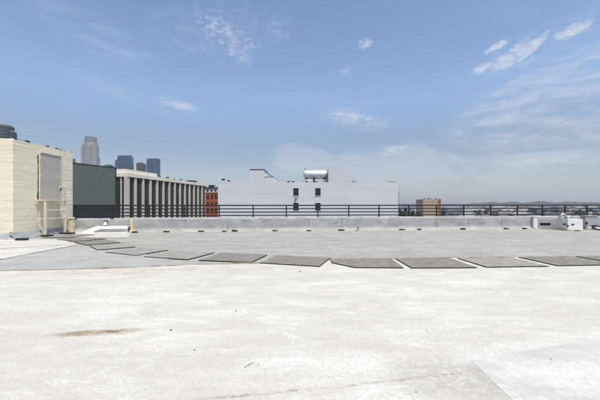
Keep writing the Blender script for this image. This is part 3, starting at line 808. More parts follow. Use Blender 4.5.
def block(px, py, w, d, h, label, rot=0.0):
    p = G(px, py)
    o = MB().box(-w / 2, w / 2, -d / 2, d / 2, 0, h).build('support_block', M['tar'], bevel=0.012)
    o.location = (p.x, p.y, 0.016); o.rotation_euler = (0, 0, rot)
    return tag(o, label, 'block', 'black blocks round the shed')
o = block(44, 237, 0.7, 0.2, 0.07, 'black block under the near leg of the cream stand'); o.location = (LX, 16.72, 0.018); o.rotation_euler = (0, 0, 0.1)
o = block(66, 234.5, 0.8, 0.22, 0.07, 'black block under the far leg of the cream stand'); o.location = (LX + 0.12, 18.12, 0.018); o.rotation_euler = (0, 0, -0.05)
block(22, 240.6, 0.46, 0.2, 0.10, 'black block lying alone on the roof by the near corner of the shed', 0.15)
o = block(38, 237, 0.26, 0.14, 0.06, 'small rusty brown block just left of the stand near leg', 0.2)
o.data.materials.clear(); o.data.materials.append(M['stain'])

# ------------------------------------------------------------------ white pump boxes on the right
def wbox(name, px0, px1, ytop, ybot, depth, material, parent, bevel=0.02):
    Z = 544 / (ybot - HOR)
    x0, x1 = (px0 - 300) / F * Z, (px1 - 300) / F * Z
    z1 = EYE + (HOR - ytop) / F * Z
    return MB().box(x0, x1, Z, Z + depth, 0.004, z1).build(name, material, parent, bevel=bevel), Z, x0, x1, z1

Z = 544 / (229.0 - HOR)
c1 = empty('electrical_cabinet', ((545 - 300) / F * Z, Z, 0), 'low white cabinet with a grey front panel and a dark slot', 'cabinet')
o, Z, x0, x1, z1 = wbox('body', 533.5, 557, 217.3, 229.0, 0.5, M['white_paint'], c1)
fz = lambda y: EYE + (HOR - y) / F * Z
fx = lambda x: (x - 300) / F * Z
pan = MB().box(fx(538), fx(556.2), Z - 0.035, Z - 0.002, fz(227.6), fz(218.6)).build('front_panel', M['grey_panel'], c1, bevel=0.01)
o = MB().box(fx(539.5), fx(550), Z - 0.05, Z - 0.037, fz(225.2), fz(222.9)).build('slot', M['black'], pan, bevel=0.006)
o.location = -Vector(c1.location) - Vector(pan.location)
MB().prism_y([(fx(535), fz(227.4)), (fx(540), fz(228.6)), (fx(540), fz(229)), (fx(534.5), fz(229))], Z - 0.06, Z - 0.003).build('rusted_foot', M['yellow_cream'], c1)
MB().box(x0 - 0.02, x1, Z - 0.03, Z + 0.53, z1 + 0.002, z1 + 0.035).build('lid', M['cream'], c1, bevel=0.01)

Z = 544 / (230.6 - HOR)
c2 = empty('pump_box', ((575 - 300) / F * Z, Z, 0), 'white painted pump box with two dark slots and pipe fittings on top', 'pump box')
o, Z, x0, x1, z1 = wbox('body', 567.2, 583, 219.2, 230.6, 0.88, M['white_paint'], c2)
MB().box(x0 - 0.03, x0 - 0.002, Z + 0.06, Z + 0.32, fz(225.0), fz(223.9)).build('slot', M['black'], c2)
MB().box(fx(571.2), fx(574.2), Z - 0.03, Z - 0.002, fz(224.9), fz(223.9)).build('slot', M['black'], c2)
MB().tube([(fx(567), Z - 0.03, z1), (fx(567), Z - 0.03, fz(223.5)), (fx(567.2), Z - 0.04, fz(226.5)), (fx(566.6), Z - 0.03, fz(229))], 0.025, 8).build('pipe', M['galv'], c2)
MB().box(fx(566.6), fx(568), Z - 0.07, Z - 0.03, fz(226.8), fz(225)).build('valve', M['black'], c2, bevel=0.01)
MB().box(x0 - 0.02, x0 - 0.002, Z + 0.0, Z + 0.87, 0.03, 0.15).build('rust_band', M['yellow_cream'], c2, bevel=0.005)
MB().box(x0 - 0.02, fx(572), Z - 0.02, Z - 0.002, 0.03, 0.12).build('rust_band', M['yellow_cream'], c2, bevel=0.005)
yy = Z + 0.3
pf = MB()
pf.tube([(fx(564), yy, z1), (fx(564), yy, z1 + 0.16), (fx(566), yy, z1 + 0.30), (fx(568.5), yy, z1 + 0.30), (fx(570), yy, z1 + 0.14), (fx(570), yy, z1)], 0.075, 10)
pf.build('pipe_bend', M['galv'], c2, smooth=True)
MB().tube([(fx(571.3), yy + 0.1, z1), (fx(571.3), yy + 0.1, z1 + 0.24)], 0.10, 12).build('motor', M['galv'], c2)
MB().tube([(fx(571.3), yy + 0.1, z1 + 0.12), (fx(573.3), yy - 0.05, z1 + 0.12)], [0.07, 0.09], 12).build('flange', M['white_paint'], c2)
MB().tube([(fx(575.5), yy, z1), (fx(575.5), yy, z1 + 0.18)], 0.06, 10).build('cap', M['galv'], c2)
MB().box(fx(562.3), fx(565.2), yy - 0.09, yy + 0.09, z1 + 0.002, z1 + 0.07).build('flange', M['galv'], c2, bevel=0.01)
brick(577.5, 230.6, 0.34, 0.06, M['brick_red'], 'dark red brick lying in front of the white pump box')

Z = 21.3
bx = empty('junction_box', (fx(591.5), Z, 0), 'grey metal junction box behind the black hoses at the right', 'box')
MB().box(fx(585.5), fx(598), Z, Z + 0.4, 0.2, fz(216.5)).build('body', M['grey_panel'], bx, bevel=0.015)
MB().box(fx(584.3), fx(599), Z - 0.04, Z + 0.45, fz(216.4), fz(215.6)).build('lid', M['parapet'], bx, bevel=0.01)
MB().box(fx(586.5), fx(588.2), Z + 0.02, Z + 0.3, 0.01, 0.198).build('leg', M['grey_panel'], bx)
MB().box(fx(595.5), fx(597), Z + 0.02, Z + 0.3, 0.01, 0.198).build('leg', M['grey_panel'], bx)
MB().box(fx(585.6), fx(587), Z - 0.05, Z - 0.002, fz(224.5), fz(221.8)).build('connector', M['black'], bx, bevel=0.01)
h1 = MB().tube([(fx(584), 20.75, 0.28), (fx(588), 20.7, 0.30), (fx(594), 20.6, 0.21), (fx(602), 20.5, 0.15), (fx(615), 20.5, 0.04)], 0.042, 8).build('hose', M['hose'], smooth=True)
tag(h1, 'upper black hose sagging to the right from the white pump box', 'hose', 'black hoses by the pump box')
h2 = MB().tube([(fx(584), 20.6, 0.11), (fx(588), 20.5, 0.045), (fx(594), 20.35, 0.06), (fx(602), 20.3, 0.05), (fx(615), 20.1, 0.045)], 0.042, 8).build('hose', M['hose'], smooth=True)
tag(h2, 'lower black hose lying on the roof at the right of the white pump box', 'hose', 'black hoses by the pump box')

# ------------------------------------------------------------------ small debris on the white membrane
def pebble(px, py, s, label):
    p = G(px, py)
    bm = bmesh.new(); bmesh.ops.create_icosphere(bm, subdivisions=2, radius=s * 0.6)
    for v in bm.verts:
        v.co *= 1 + 0.35 * noise.noise(v.co * 40 + Vector((px, py, 0))); v.co.z *= 0.55
    me = bpy.data.meshes.new('pebble'); bm.to_mesh(me); bm.free(); me.materials.append(M['pebble'])
    o = bpy.data.objects.new('pebble', me); COL.objects.link(o); o.location = (p.x, p.y, 0.006 + s * 0.4)
    tag(o, label, 'pebble', 'dark pebbles on the white roof')
pebble(236, 311.5, 0.018, 'dark pebble on the white roof left of the middle, farthest of the dark specks')
pebble(258, 365.5, 0.011, 'tiny dark pebble beside the thin twig in the foreground')
pebble(194.5, 351, 0.014, 'dark pebble right of the brown stain, nearer the camera')
pebble(171, 331, 0.022, 'flat dark pebble at the right tip of the brown stain')
pebble(427, 331.5, 0.013, 'dark pebble alone on the roof above the dirty lap seam at right of the middle')
pebble(551, 360, 0.011, 'dark pebble on the bright newer patch at the lower right')
pebble(416, 393, 0.009, 'dark pebble at the bottom edge left of the newer patch')
pebble(300, 272, 0.03, 'brownish pebble on the roof just in front of the mats')
a, b = G(244, 369), G(255, 363)
tw = MB().tube([(a.x, a.y, 0.012), ((a.x + b.x) / 2, (a.y + b.y) / 2 + 0.006, 0.016), (b.x, b.y, 0.012)], [0.0015, 0.0025, 0.001], 5).build('twig', M['bark'])
tag(tw, 'thin brown twig lying on the white roof in the foreground', 'twig')

# ------------------------------------------------------------------ white building opposite
BZ = 55.0
wx = lambda px: (px - 300) / F * BZ
wz = lambda py: EYE + (HOR - py) / F * BZ
wbld = empty('white_building', (wx(308), BZ, STREET), 'long windowless white building with two raised roof blocks across the street', 'building')
def wall_holes(mb, x0, x1, z0, z1, holes, y, depth):
    xs = sorted({x0, x1, *[h[0] for h in holes], *[h[1] for h in holes]})
    zs = sorted({z0, z1, *[h[2] for h in holes], *[h[3] for h in holes]})
    inside = lambda cx, cz: any(h[0] < cx < h[1] and h[2] < cz < h[3] for h in holes)
    for a, b in zip(xs, xs[1:]):
        for c, d in zip(zs, zs[1:]):
            if not inside((a + b) / 2, (c + d) / 2):
                mb.add([(a, y, c), (b, y, c), (b, y, d), (a, y, d)], [(0, 1, 2, 3)])
    for h in holes:
        a, b, c, d = h
        mb.add([(a, y, c), (b, y, c), (b, y, d), (a, y, d), (a, y + depth, c), (b, y + depth, c), (b, y + depth, d), (a, y + depth, d)],
               [(0, 4, 5, 1), (1, 5, 6, 2), (2, 6, 7, 3), (3, 7, 4, 0)])
wins = []
for r in range(6):
    for px in (293.2, 315.2):
        z1 = wz(188.2) - r * (wz(188.2) - wz(203))
        wins.append((wx(px), wx(px + 5.4), z1 - (wz(188.2) - wz(195.8)), z1))
mb = MB()
TOP = wz(182.8)
wall_holes(mb, wx(218), wx(398.3), STREET, TOP, wins, BZ, 0.22)
mb.add([(wx(218), BZ, STREET), (wx(218), BZ + 26, STREET), (wx(218), BZ + 26, TOP), (wx(218), BZ, TOP)], [(0, 1, 2, 3)])
mb.add([(wx(398.3), BZ, STREET), (wx(398.3), BZ + 26, STREET), (wx(398.3), BZ + 26, TOP), (wx(398.3), BZ, TOP)], [(0, 1, 2, 3)])
mb.add([(wx(218), BZ + 26, STREET), (wx(398.3), BZ + 26, STREET), (wx(398.3), BZ + 26, TOP), (wx(218), BZ + 26, TOP)], [(0, 1, 2, 3)])
mb.build('wall', M['wb'], wbld, fix=False)
MB().box(wx(218) + 0.3, wx(398.3) - 0.3, BZ + 0.3, BZ + 25.7, TOP - 0.9, TOP - 0.4).build('roof', M['roof_light'], wbld)
for a_, b_, h_ in ((230.2, 249.8, 0.09), (288.2, 327.8, 0.10), (352.3, 398.3, 0.16)):
    MB().box(wx(a_), wx(b_), BZ + 0.002, BZ + 0.28, TOP + 0.003, TOP + h_).build('coping', M['wb2'], wbld, bevel=0.01)
for (a, b, c, d) in wins:
    f = MB()
    t = 0.07
    f.box(a, a + t, BZ + 0.10, BZ + 0.16, c, d); f.box(b - t, b, BZ + 0.10, BZ + 0.16, c, d)
    f.box(a + t, b - t, BZ + 0.10, BZ + 0.16, d - t, d); f.box(a + t, b - t, BZ + 0.10, BZ + 0.16, c, c + t)
    f.box((a + b) / 2 - 0.025, (a + b) / 2 + 0.025, BZ + 0.11, BZ + 0.15, c + t, d - t)
    f.box(a + t, b - t, BZ + 0.105, BZ + 0.145, (c + d) / 2 - 0.025, (c + d) / 2 + 0.025)
    w_ = f.build('window', M['wb_frame'], wbld)
    MB().box(a - 0.08, b + 0.08, BZ - 0.07, BZ + 0.09, c - 0.09, c - 0.004).build('sill', M['wb2'], wbld)
    p_ = MB().box(a, b, BZ + 0.17, BZ + 0.20, c, d).build('pane', M['glass'], w_)
    p_.location = -Vector(wbld.location) - Vector(w_.location)
# raised blocks and stepped end
MB().box(wx(250), wx(264.3), BZ + 0.003, BZ + 5, TOP - 0.2, wz(169.8)).build('stair_block', M['wb'], wbld)
MB().box(wx(249.6), wx(264.8), BZ - 0.05, BZ + 5.05, wz(169.8) + 0.003, wz(169.1)).build('coping', M['wb_frame'], wbld)
MB().box(wx(328.4), wx(352), BZ + 0.003, BZ + 6, TOP - 0.2, wz(168.8)).build('lift_block', M['wb2'], wbld)
MB().prism_y([(wx(264.4), TOP - 0.1), (wx(288), TOP - 0.1), (wx(288), wz(182.4)), (wx(279), wz(181)), (wx(274), wz(177.8)), (wx(264.4), wz(177))], BZ + 0.004, BZ + 3.5).build('sloped_roof', M['wb'], wbld)
MB().tube([P(264.5, 171.5, BZ + 0.1), P(279.5, 181.2, BZ + 0.1)], 0.07, 6).build('sloped_edge', M['wb_frame'], wbld)
MB().box(wx(264.4), wx(273.3), BZ - 0.03, BZ + 0.1, wz(177.1), wz(176.6)).build('ledge', M['wb_frame'], wbld)
st = MB()
st.box(wx(217.6), wx(221), BZ - 0.03, BZ + 1.0, TOP + 0.003, wz(176.6))
st.box(wx(221), wx(226.2), BZ - 0.02, BZ + 0.8, TOP + 0.003, wz(180.6))
st.box(wx(226.2), wx(230), BZ - 0.01, BZ + 0.8, TOP + 0.003, wz(181.6))
st.build('stepped_end', M['wb'], wbld, bevel=0.02)
for px, w, h, py in ((222.3, 0.5, 0.35, 180.6), (228, 0.35, 0.25, 181.6), (288.6, 0.45, 0.22, 182.2), (293, 0.5, 0.22, 182.2)):
    MB().box(wx(px) - w / 2, wx(px) + w / 2, BZ + 0.4, BZ + 0.9, wz(py), wz(py) + h).build('roof_vent', M['dark_metal'], wbld)
MB().box(wx(353.2), wx(357), BZ + 0.5, BZ + 1.3, TOP, wz(181)).build('roof_fan', M['dark_metal'], wbld)
MB().box(wx(389), wx(397.5), BZ + 0.35, BZ + 1.2, TOP, wz(181.2)).build('roof_duct', M['red_trim'], wbld)
lf = MB().prism_y([(wx(295.2), wz(197)), (wx(297.6), wz(197)), (wx(297.0), wz(198.6)), (wx(295.8), wz(198.6))], BZ - 0.35, BZ - 0.005).build('wall_light', M['grey_panel'], wbld)
for k in range(6):
    MB().box(wx(398.4), wx(399.5), BZ + 0.2, BZ + 0.6, wz(193 + k * 2.2), wz(192 + k * 2.2)).build('meter_box', M['dark_metal'], wbld)

# water tank on that roof
tk = empty('water_tank', (wx(315), BZ + 2.2, TOP), 'horizontal silver water tank on the roof of the white building', 'tank')
ZT = BZ + 2.2
ta, tb = P(303.2, 174.6, ZT), P(327.2, 174.6, ZT)
rr = 4.5 / F * ZT
pts = [(ta.x - 0.02, rr * 0.55), (ta.x + 0.10, rr * 0.86), (ta.x + 0.28, rr)] + [(ta.x + 0.28 + (tb.x - ta.x - 0.56) * i / 4, rr) for i in range(1, 5)] + [(tb.x - 0.10, rr * 0.86), (tb.x + 0.02, rr * 0.55)]
MB().tube([(p[0], ZT, ta.z) for p in pts], [p[1] for p in pts], 28).build('shell', M['tank'], tk, smooth=True)
for px in (304.4, 310.5, 320, 326.2):
    q = P(px, 174.6, ZT)
    MB().tube([(q.x - 0.05, ZT, ta.z), (q.x + 0.05, ZT, ta.z)], rr + 0.025, 28).build('band', M['galv'], tk)
for px in (306.5, 314, 324.5):
    q = P(px, 174.6, ZT)
    MB().box(q.x - 0.15, q.x + 0.15, ZT - 0.6, ZT + 0.6, TOP - 0.4, ta.z - rr * 0.72).build('saddle', M['dark_metal'], tk)
q = P(305, 169.6, ZT)
MB().tube([(q.x, ZT, ta.z + rr * 0.9), (q.x, ZT, ta.z + rr + 0.32)], 0.06, 8).build('vent_pipe', M['dark_metal'], tk)
a, b = P(302.5, 181.0, BZ + 1.2), P(312.5, 181.4, BZ + 1.2)
MB().tube([a, (a.x + 0.5, a.y, a.z + 0.12), (b.x - 0.6, b.y, b.z + 0.1), b], 0.13, 8).build('feed_pipe', M['galv'], tk)
MB().box(wx(313), wx(318), BZ + 1.0, BZ + 1.6, TOP - 0.3, wz(181)).build('pump', M['dark_metal'], tk)
MB().box(P(322.6, 0, ZT).x, P(328, 0, ZT).x, ZT - 1.1, ZT - 0.75, TOP - 0.3, P(0, 179.5, ZT - 1).z).build('control_cabinet', M['grey_panel'], tk)

# ------------------------------------------------------------------ green grey clad building at the left
gA, gB = P(72, 163, 80.0), P(115, 168, 91.0)
d = (gB - gA); d.z = 0; d.normalize(); nn = Vector((d.y, -d.x, 0))
gt = gA.z
gb = empty('clad_building', (gA.x, gA.y, STREET), 'dark green grey clad building with fine panel grid behind the cream shed', 'building')
Rz = Matrix.Translation((gA.x, gA.y, 0)) @ Matrix.Rotation(math.atan2(d.y, d.x), 4, 'Z')
LEN = (gB - gA).to_2d().length
MB().box(0, LEN, 0, 26, STREET, gt, Rz).build('wall', M['screen'], gb)
rb = MB()
n = 21
for i in range(n + 1):
    x = LEN * i / n
    rb.box(x - 0.035, x + 0.035, -0.05, -0.002, STREET, gt - 0.003, Rz)
for k in range(50):
    z = gt - 0.25 - k * 0.44
    rb.box(0.0, LEN, -0.035, -0.003, z - 0.03, z + 0.03, Rz)
MB().box(0.0, LEN - 0.02, -0.30, -0.055, STREET, EYE - 0.35, Rz).build('lower_storey', M['dark_metal'], gb)
rb.build('cladding_grid', M['screen_rib'], gb)
MB().box(-0.05, LEN + 0.05, -0.08, 26.05, gt + 0.003, gt + 0.18, Rz).build('coping', M['dark_metal'], gb)
MB().box(LEN + 0.003, LEN + 0.35, -0.12, 0.5, STREET, gt + 0.05, Rz).build('corner_post', M['dark_metal'], gb)
MB().box(0.1, 1.0, 0.2, 2.0, gt + 0.19, gt + 1.2, Rz).build('roof_hatch', M['screen'], gb)

# ------------------------------------------------------------------ columned office building
oA, oB = P(128, 173, 150.0), P(206.5, 184, 232.0)
d = (oB - oA); d.z = 0; OL = d.length; d.normalize()
ot = EYE + 31.0 / F * 150
off = empty('office_building', (oA.x, oA.y, STREET), 'long office building with tall pale columns between dark window strips', 'building')
Ro = Matrix.Translation((oA.x, oA.y, 0)) @ Matrix.Rotation(math.atan2(d.y, d.x), 4, 'Z')
MB().box(0.5, OL - 0.2, 1.2, 40, STREET, ot - 0.3, Ro).build('wall', M['dark_metal'], off)
NB = 14
bay = OL / NB
for i in range(NB + 1):
    w = 0.72 if i else 1.5
    MB().box(i * bay - w, i * bay + w, 0.25, 0.9, STREET, ot - 1.7, Ro).build('column', M['concrete'], off)
for i in range(NB):
    a, b = i * bay + (1.5 if i == 0 else 0.72), (i + 1) * bay - 0.72
    wn = MB().box(a, b, 0.95, 1.1, STREET, ot - 1.7, Ro).build('window', M['glass'], off)
    mu = MB()
    c = (a + b) / 2
    mu.box(c - 0.16, c + 0.16, 0.72, 0.94, STREET, ot - 1.7, Ro)
    for k in range(10):
        z = ot - 2.6 - k * 3.6
        mu.box(a, c - 0.16, 0.86, 0.945, z - 0.35, z, Ro); mu.box(c + 0.16, b, 0.86, 0.945, z - 0.35, z, Ro)
    m_ = mu.build('mullion', M['dark_metal'], wn)
    m_.location = -Vector(off.location) - Vector(wn.location)
# end face towards us, left of the corner column
FW = 38
for i in range(1, 6):
    y = i * 7.4
    MB().box(-0.5, 0.9, y - 1.1, y + 1.1, STREET, ot - 1.7, Ro).build('column', M['concrete'], off)
for i in range(5):
    a, b = i * 7.4 + 1.1, (i + 1) * 7.4 - 1.1
    wn = MB().box(0.35, 0.47, a, b, STREET, ot - 1.7, Ro).build('window', M['glass'], off)
    m_ = MB().box(0.05, 0.34, (a + b) / 2 - 0.3, (a + b) / 2 + 0.3, STREET, ot - 1.7, Ro).build('mullion', M['concrete'], wn)
    m_.location = -Vector(off.location) - Vector(wn.location)
MB().box(-0.3, OL + 0.3, 0.0, 40.5, ot - 1.695, ot, Ro).build('cornice', M['concrete_w'], off)
ph = MB()
ph.box(1.0, 26, 2.0, 38, ot + 0.003, ot + 2.1, Ro)
ph.build('penthouse', M['concrete_w'], off)
MB().box(30, 66, 6.0, 34, ot + 0.003, ot + 1.0, Ro).build('roof_screen', M['concrete'], off)
for k in range(9):
    x = 4 + k * 8.1
    if x < 26: zb = ot + 2.1
    elif x < 30: continue
    else: zb = ot + 1.0 if x < 66 else ot
    MB().box(x, x + 0.8 + 0.4 * (k % 3), 7.0, 8.2, zb + 0.003, zb + 0.6 + 0.4 * (k % 2), Ro).build('roof_vent', M['dark_metal'], off)
MB().box(68, 74, 3, 9, ot + 0.003, ot + 1.6, Ro).build('chiller', M['dark_metal'], off)

# ------------------------------------------------------------------ orange brick building
OZ = 130.0
bx_ = lambda px: (px - 300) / F * OZ
bz_ = lambda py: EYE + (HOR - py) / F * OZ
ob = empty('brick_building', (bx_(213), OZ, STREET), 'orange brick building with pale stone top between the office columns and the white building', 'building')
xa, xb, zt = bx_(205.5), bx_(226), bz_(192.6)
hol = []
for i in range(5):
    for k in range(7):
        x = xa + 0.55 + i * 1.62; z = zt - 1.0 - k * 2.9
        hol.append((x, x + 0.85, z - 1.7, z))
mb = MB()
wall_holes(mb, xa, xb, STREET, zt, hol, OZ, 0.25)
mb.add([(xb, OZ, STREET), (xb, OZ + 20, STREET), (xb, OZ + 20, zt), (xb, OZ, zt), (xa, OZ, STREET), (xa, OZ + 20, STREET), (xa, OZ + 20, zt), (xa, OZ, zt)], [(0, 1, 2, 3), (4, 7, 6, 5), (3, 2, 6, 7), (1, 5, 6, 2)])
mb.build('wall', M['orange_brick'], ob, fix=False)
for (a, b, c, dd) in hol:
    MB().box(a, b, OZ + 0.2, OZ + 0.26, c, dd).build('window', M['glass'], ob)
tp = MB().box(xa - 0.15, xb + 0.15, OZ - 0.2, OZ + 20, zt + 0.003, bz_(188.4)).build('stone_storey', M['concrete'], ob)
MB().box(xa - 0.35, xb + 0.35, OZ - 0.5, OZ + 20.2, bz_(188.4) + 0.003, bz_(187.3)).build('cornice', M['dark_metal'], ob)
for k in range(5):
    x = xa + 0.5 + k * 1.62
    MB().box(x, x + 0.8, OZ - 0.23, OZ - 0.203, bz_(191.8), bz_(189.4)).build('window', M['glass'], ob)
MB().box(xa + 0.4, xa + 2.6, OZ + 3, OZ + 6, bz_(187.3), bz_(184.6)).build('roof_tank', M['dark_metal'], ob)
MB().box(xa + 2.7, xa + 3.5, OZ + 3, OZ + 5, bz_(187.3), bz_(186)).build('roof_box', M['white_paint'], ob)

# ------------------------------------------------------------------ skyline towers on the left
def ngon(cx, cy, r, n, rot=0.0, sx=1.0):
    return [(cx + sx * r * math.cos(2 * math.pi * k / n + rot), cy + r * math.sin(2 * math.pi * k / n + rot)) for k in range(n)]

TZ = 1500.0
tz = lambda py, Z=TZ: EYE + (HOR - py) / F * Z
tx = lambda px, Z=TZ: (px - 300) / F * Z
cx = tx(90.8, TZ + 40)
ut = empty('skyscraper', (cx, TZ + 40, STREET), 'tall pale grey stepped skyscraper with a round crown above the clad building', 'skyscraper', 'downtown towers')
lv = [(8.2, 155.5, 8), (7.2, 143.2, 12), (6.0, 141.2, 12), (5.3, 135.6, 16)]
zprev = STREET
names = ['base_shaft', 'upper_shaft', 'setback', 'crown']
for (hw, py, n), nmx in zip(lv, names):
    r = hw / F * TZ
    MB().prism(ngon(cx, TZ + 40, r, n, math.pi / n), zprev, tz(py)).build(nmx, M['crown_glass'] if nmx == 'crown' else M['tower_grey'], ut)
    zprev = tz(py) + 0.01
for sx in (-1, 1):
    x = cx + sx * 3.4 / F * TZ
    MB().box(x - 5, x + 5, TZ + 40 - 8.3 / F * TZ, TZ + 10, STREET, tz(146)).build('buttress', M['tower_grey'], ut)

Z1 = 1250.0
b1 = empty('glass_tower', (tx(125, Z1), Z1, STREET), 'wide blue glass tower with a lower left shoulder behind the office building', 'skyscraper', 'downtown towers')
MB().prism([(tx(117.3, Z1), Z1), (tx(128, Z1 - 14), Z1 - 14), (tx(132, Z1), Z1), (tx(133.6, Z1 + 50), Z1 + 50), (tx(117.3, Z1 + 50), Z1 + 50)], STREET, tz(156, Z1)).build('shaft', M['tower_blue'], b1)
MB().prism([(tx(114.6, Z1), Z1 + 6), (tx(117.2, Z1), Z1 + 3), (tx(117.2, Z1 + 46), Z1 + 46), (tx(114.6, Z1 + 46), Z1 + 46)], STREET, tz(159.5, Z1)).build('shoulder', M['tower_blue2'], b1)
MB().prism([(tx(118.5, Z1), Z1 + 4), (tx(131, Z1), Z1 + 4), (tx(132.5, Z1 + 46), Z1 + 46), (tx(118.5, Z1 + 46), Z1 + 46)], tz(156, Z1) + 0.01, tz(155.2, Z1)).build('roof_plant', M['tower_blue2'], b1)

Z2 = 1400.0
b2 = empty('granite_tower', (tx(141, Z2), Z2, STREET), 'brown granite tower with a low pitched top between the two blue glass towers', 'skyscraper', 'downtown towers')
MB().box(tx(136.2, Z2), tx(146.2, Z2 + 45), Z2, Z2 + 45, STREET, tz(163.3, Z2)).build('shaft', M['tower_brown'], b2)
xa, xb = tx(136.2, Z2), tx(146.2, Z2 + 45)
MB().add([(xa, Z2, tz(163.2, Z2)), (xb, Z2, tz(163.2, Z2)), (xb, Z2 + 45, tz(163.2, Z2)), (xa, Z2 + 45, tz(163.2, Z2)), ((xa + xb) / 2, Z2 + 22, tz(161, Z2))], [(0, 1, 4), (1, 2, 4), (2, 3, 4), (3, 0, 4)]).build('roof', M['tower_brown'], b2)

Z3 = 1200.0
b3 = empty('glass_tower', (tx(153, Z3), Z3, STREET), 'blue glass tower with a rounded right edge, rightmost of the skyline', 'skyscraper', 'downtown towers')
w = tx(161, Z3 + 30) - tx(146.5, Z3)
poly = [(tx(146.5, Z3), Z3), (tx(154.5, Z3), Z3 - 6)] + [(tx(154.5, Z3) + (w * 0.30) * math.sin(a), Z3 - 6 + 24 * (1 - math.cos(a))) for a in [R(t) for t in range(15, 91, 15)]] + [(tx(160.4, Z3 + 40), Z3 + 40), (tx(146.5, Z3 + 40), Z3 + 40)]
MB().prism(poly, STREET, tz(159.6, Z3)).build('shaft', M['tower_blue'], b3)
MB().prism([(p[0] * 0.999 - 1 if k > 2 else p[0] + 1.5, p[1] + 4) for k, p in enumerate(poly)], tz(159.6, Z3) + 0.01, tz(158.4, Z3)).build('crown', M['tower_blue2'], b3)

Z4 = 900.0
b4 = empty('office_block', (tx(108, Z4), Z4, STREET), 'low dark block left of the shouldered blue glass tower', 'building', 'downtown towers')
MB().box(tx(103.2, Z4), tx(114.4, Z4 + 30), Z4, Z4 + 30, STREET, tz(165.2, Z4)).build('shaft', M['tower_blue2'], b4)
MB().box(tx(104.4, Z4), tx(109, Z4), Z4 + 4, Z4 + 20, tz(165.2, Z4) + 0.01, tz(164.2, Z4)).build('roof_plant', M['tower_grey'], b4)

Z5 = 620.0
b5 = empty('apartment_tower', (tx(4, Z5), Z5, STREET), 'dark glass apartment tower with stepped right side behind the cream shed', 'skyscraper', 'downtown towers')
MB().prism(ngon(tx(3, Z5 + 18), Z5 + 18, 9.0 / F * Z5, 14), STREET, tz(124.2, Z5)).build('shaft', M['tower_dark'], b5)
MB().prism(ngon(tx(2.5, Z5 + 18), Z5 + 18, 7.5 / F * Z5, 14), tz(124.2, Z5) + 0.01, tz(122.6, Z5)).build('crown', M['tower_grey'], b5)
MB().box(tx(9, Z5 + 8), tx(17.0, Z5 + 18), Z5 + 8, Z5 + 18, STREET, tz(131, Z5)).build('lower_wing', M['tower_dark'], b5)
MB().box(tx(10, Z5 + 10), tx(16.4, Z5 + 17), Z5 + 10, Z5 + 17, tz(131, Z5) + 0.01, tz(130, Z5)).build('wing_roof', M['tower_grey'], b5)
fl = MB()
for k in range(30):
    z = tz(124.2, Z5) - 2 - k * 6.6
    fl.prism(ngon(tx(3, Z5 + 18), Z5 + 18, 9.35 / F * Z5, 14), z, z + 0.5)
fl.build('balcony_slabs', M['tower_grey'], b5)

# ------------------------------------------------------------------ the city floor and hills
def ground_fn(u, v):
    return (-9000 + 18000 * u, -300 + 12000 * v, STREET - 0.02)
tag(MB().grid(ground_fn, 8, 8).build('city_ground', M['street']), kind='structure')

def hill_fn(u, v):
    a = R(-40 + 95 * u)
    Rr_ = 4300 + 1100 * v
    x, y = Rr_ * math.sin(a), Rr_ * math.cos(a)
    az = math.degrees(a)
    env = 0.15 + 0.85 * max(0.0, min(1.0, (az - 27) / 4)) * (1 - 0.45 * max(0.0, min(1.0, (az - 38) / 6)))
    h = 19 + 42 * env * (0.75 + 0.5 * noise.noise((az * 0.55, 3.3, v))) + 8 * noise.noise((az * 2.2, 1, v * 3)) + 6 * noise.noise((az * 8, 4, v * 5)) + 5 * noise.noise((az * 26, 4, v * 5))
    return (x, y, STREET - 3 + max(0, h) * math.sin(min(1, v * 1.6) * math.pi / 2) * (1.0 if v < 1 else 0.9))
tag(MB().grid(hill_fn, 700, 10).build('hills', M['hill']), kind='structure')

# ------------------------------------------------------------------ tan building and low city on the right
NZ = 350.0
nx_ = lambda px: (px - 300) / F * NZ
nz_ = lambda py: EYE + (HOR - py) / F * NZ
tb_ = empty('apartment_building', (nx_(428), NZ, STREET), 'tan building with a darker left side and red end just right of the white building', 'building')
mb = MB()
hol = []
for k in range(6):
    for i in range(6):
        x = nx_(423.6) + 0.8 + i * 2.7; z = nz_(201.2) - k * 3.4
        hol.append((x, x + 1.4, z - 1.5, z))
wall_holes(mb, nx_(423.2), nx_(438), STREET, nz_(199.2), hol, NZ, 0.3)
mb.build('wall', M['tan'], tb_, fix=False)
for (a, b, c, dd) in hol:
    MB().box(a, b, NZ + 0.12, NZ + 0.2, c, dd).build('window', M['tan_glass'], tb_)
MB().box(nx_(423.2), nx_(438), NZ + 0.32, NZ + 22, STREET, nz_(199.3)).build('core', M['tan'], tb_)
MB().box(nx_(438.1), nx_(441.2), NZ + 0.5, NZ + 20, STREET, nz_(199.0)).build('end_bay', M['red_trim'], tb_)
for px, h in ((425, 1.0), (428.6, 1.3), (431, 0.9), (436.5, 0.9)):
    MB().box(nx_(px), nx_(px + 1.0), NZ + 2, NZ + 4, nz_(199.2), nz_(199.2) + h).build('roof_vent', M['dark_metal'], tb_)

ORD = ['first', 'second', 'third', 'fourth', 'fifth', 'sixth', 'seventh', 'eighth', 'ninth', 'tenth', 'eleventh', 'twelfth', 'thirteenth', 'fourteenth', 'fifteenth', 'sixteenth', 'seventeenth', 'eighteenth', 'nineteenth', 'twentieth']
inview = [p for p in posts_px if p < 600]
def gap_name(px):
    """which bay of the railing a far thing is seen through, counted from the right edge"""
    n = sum(1 for p in inview if p > px)
    if px >= 600: return 'beyond the right railing end'
    if n == 0: return 'behind the railing bay cut by frame'
    return 'behind the %s railing bay from right' % ORD[n - 1]

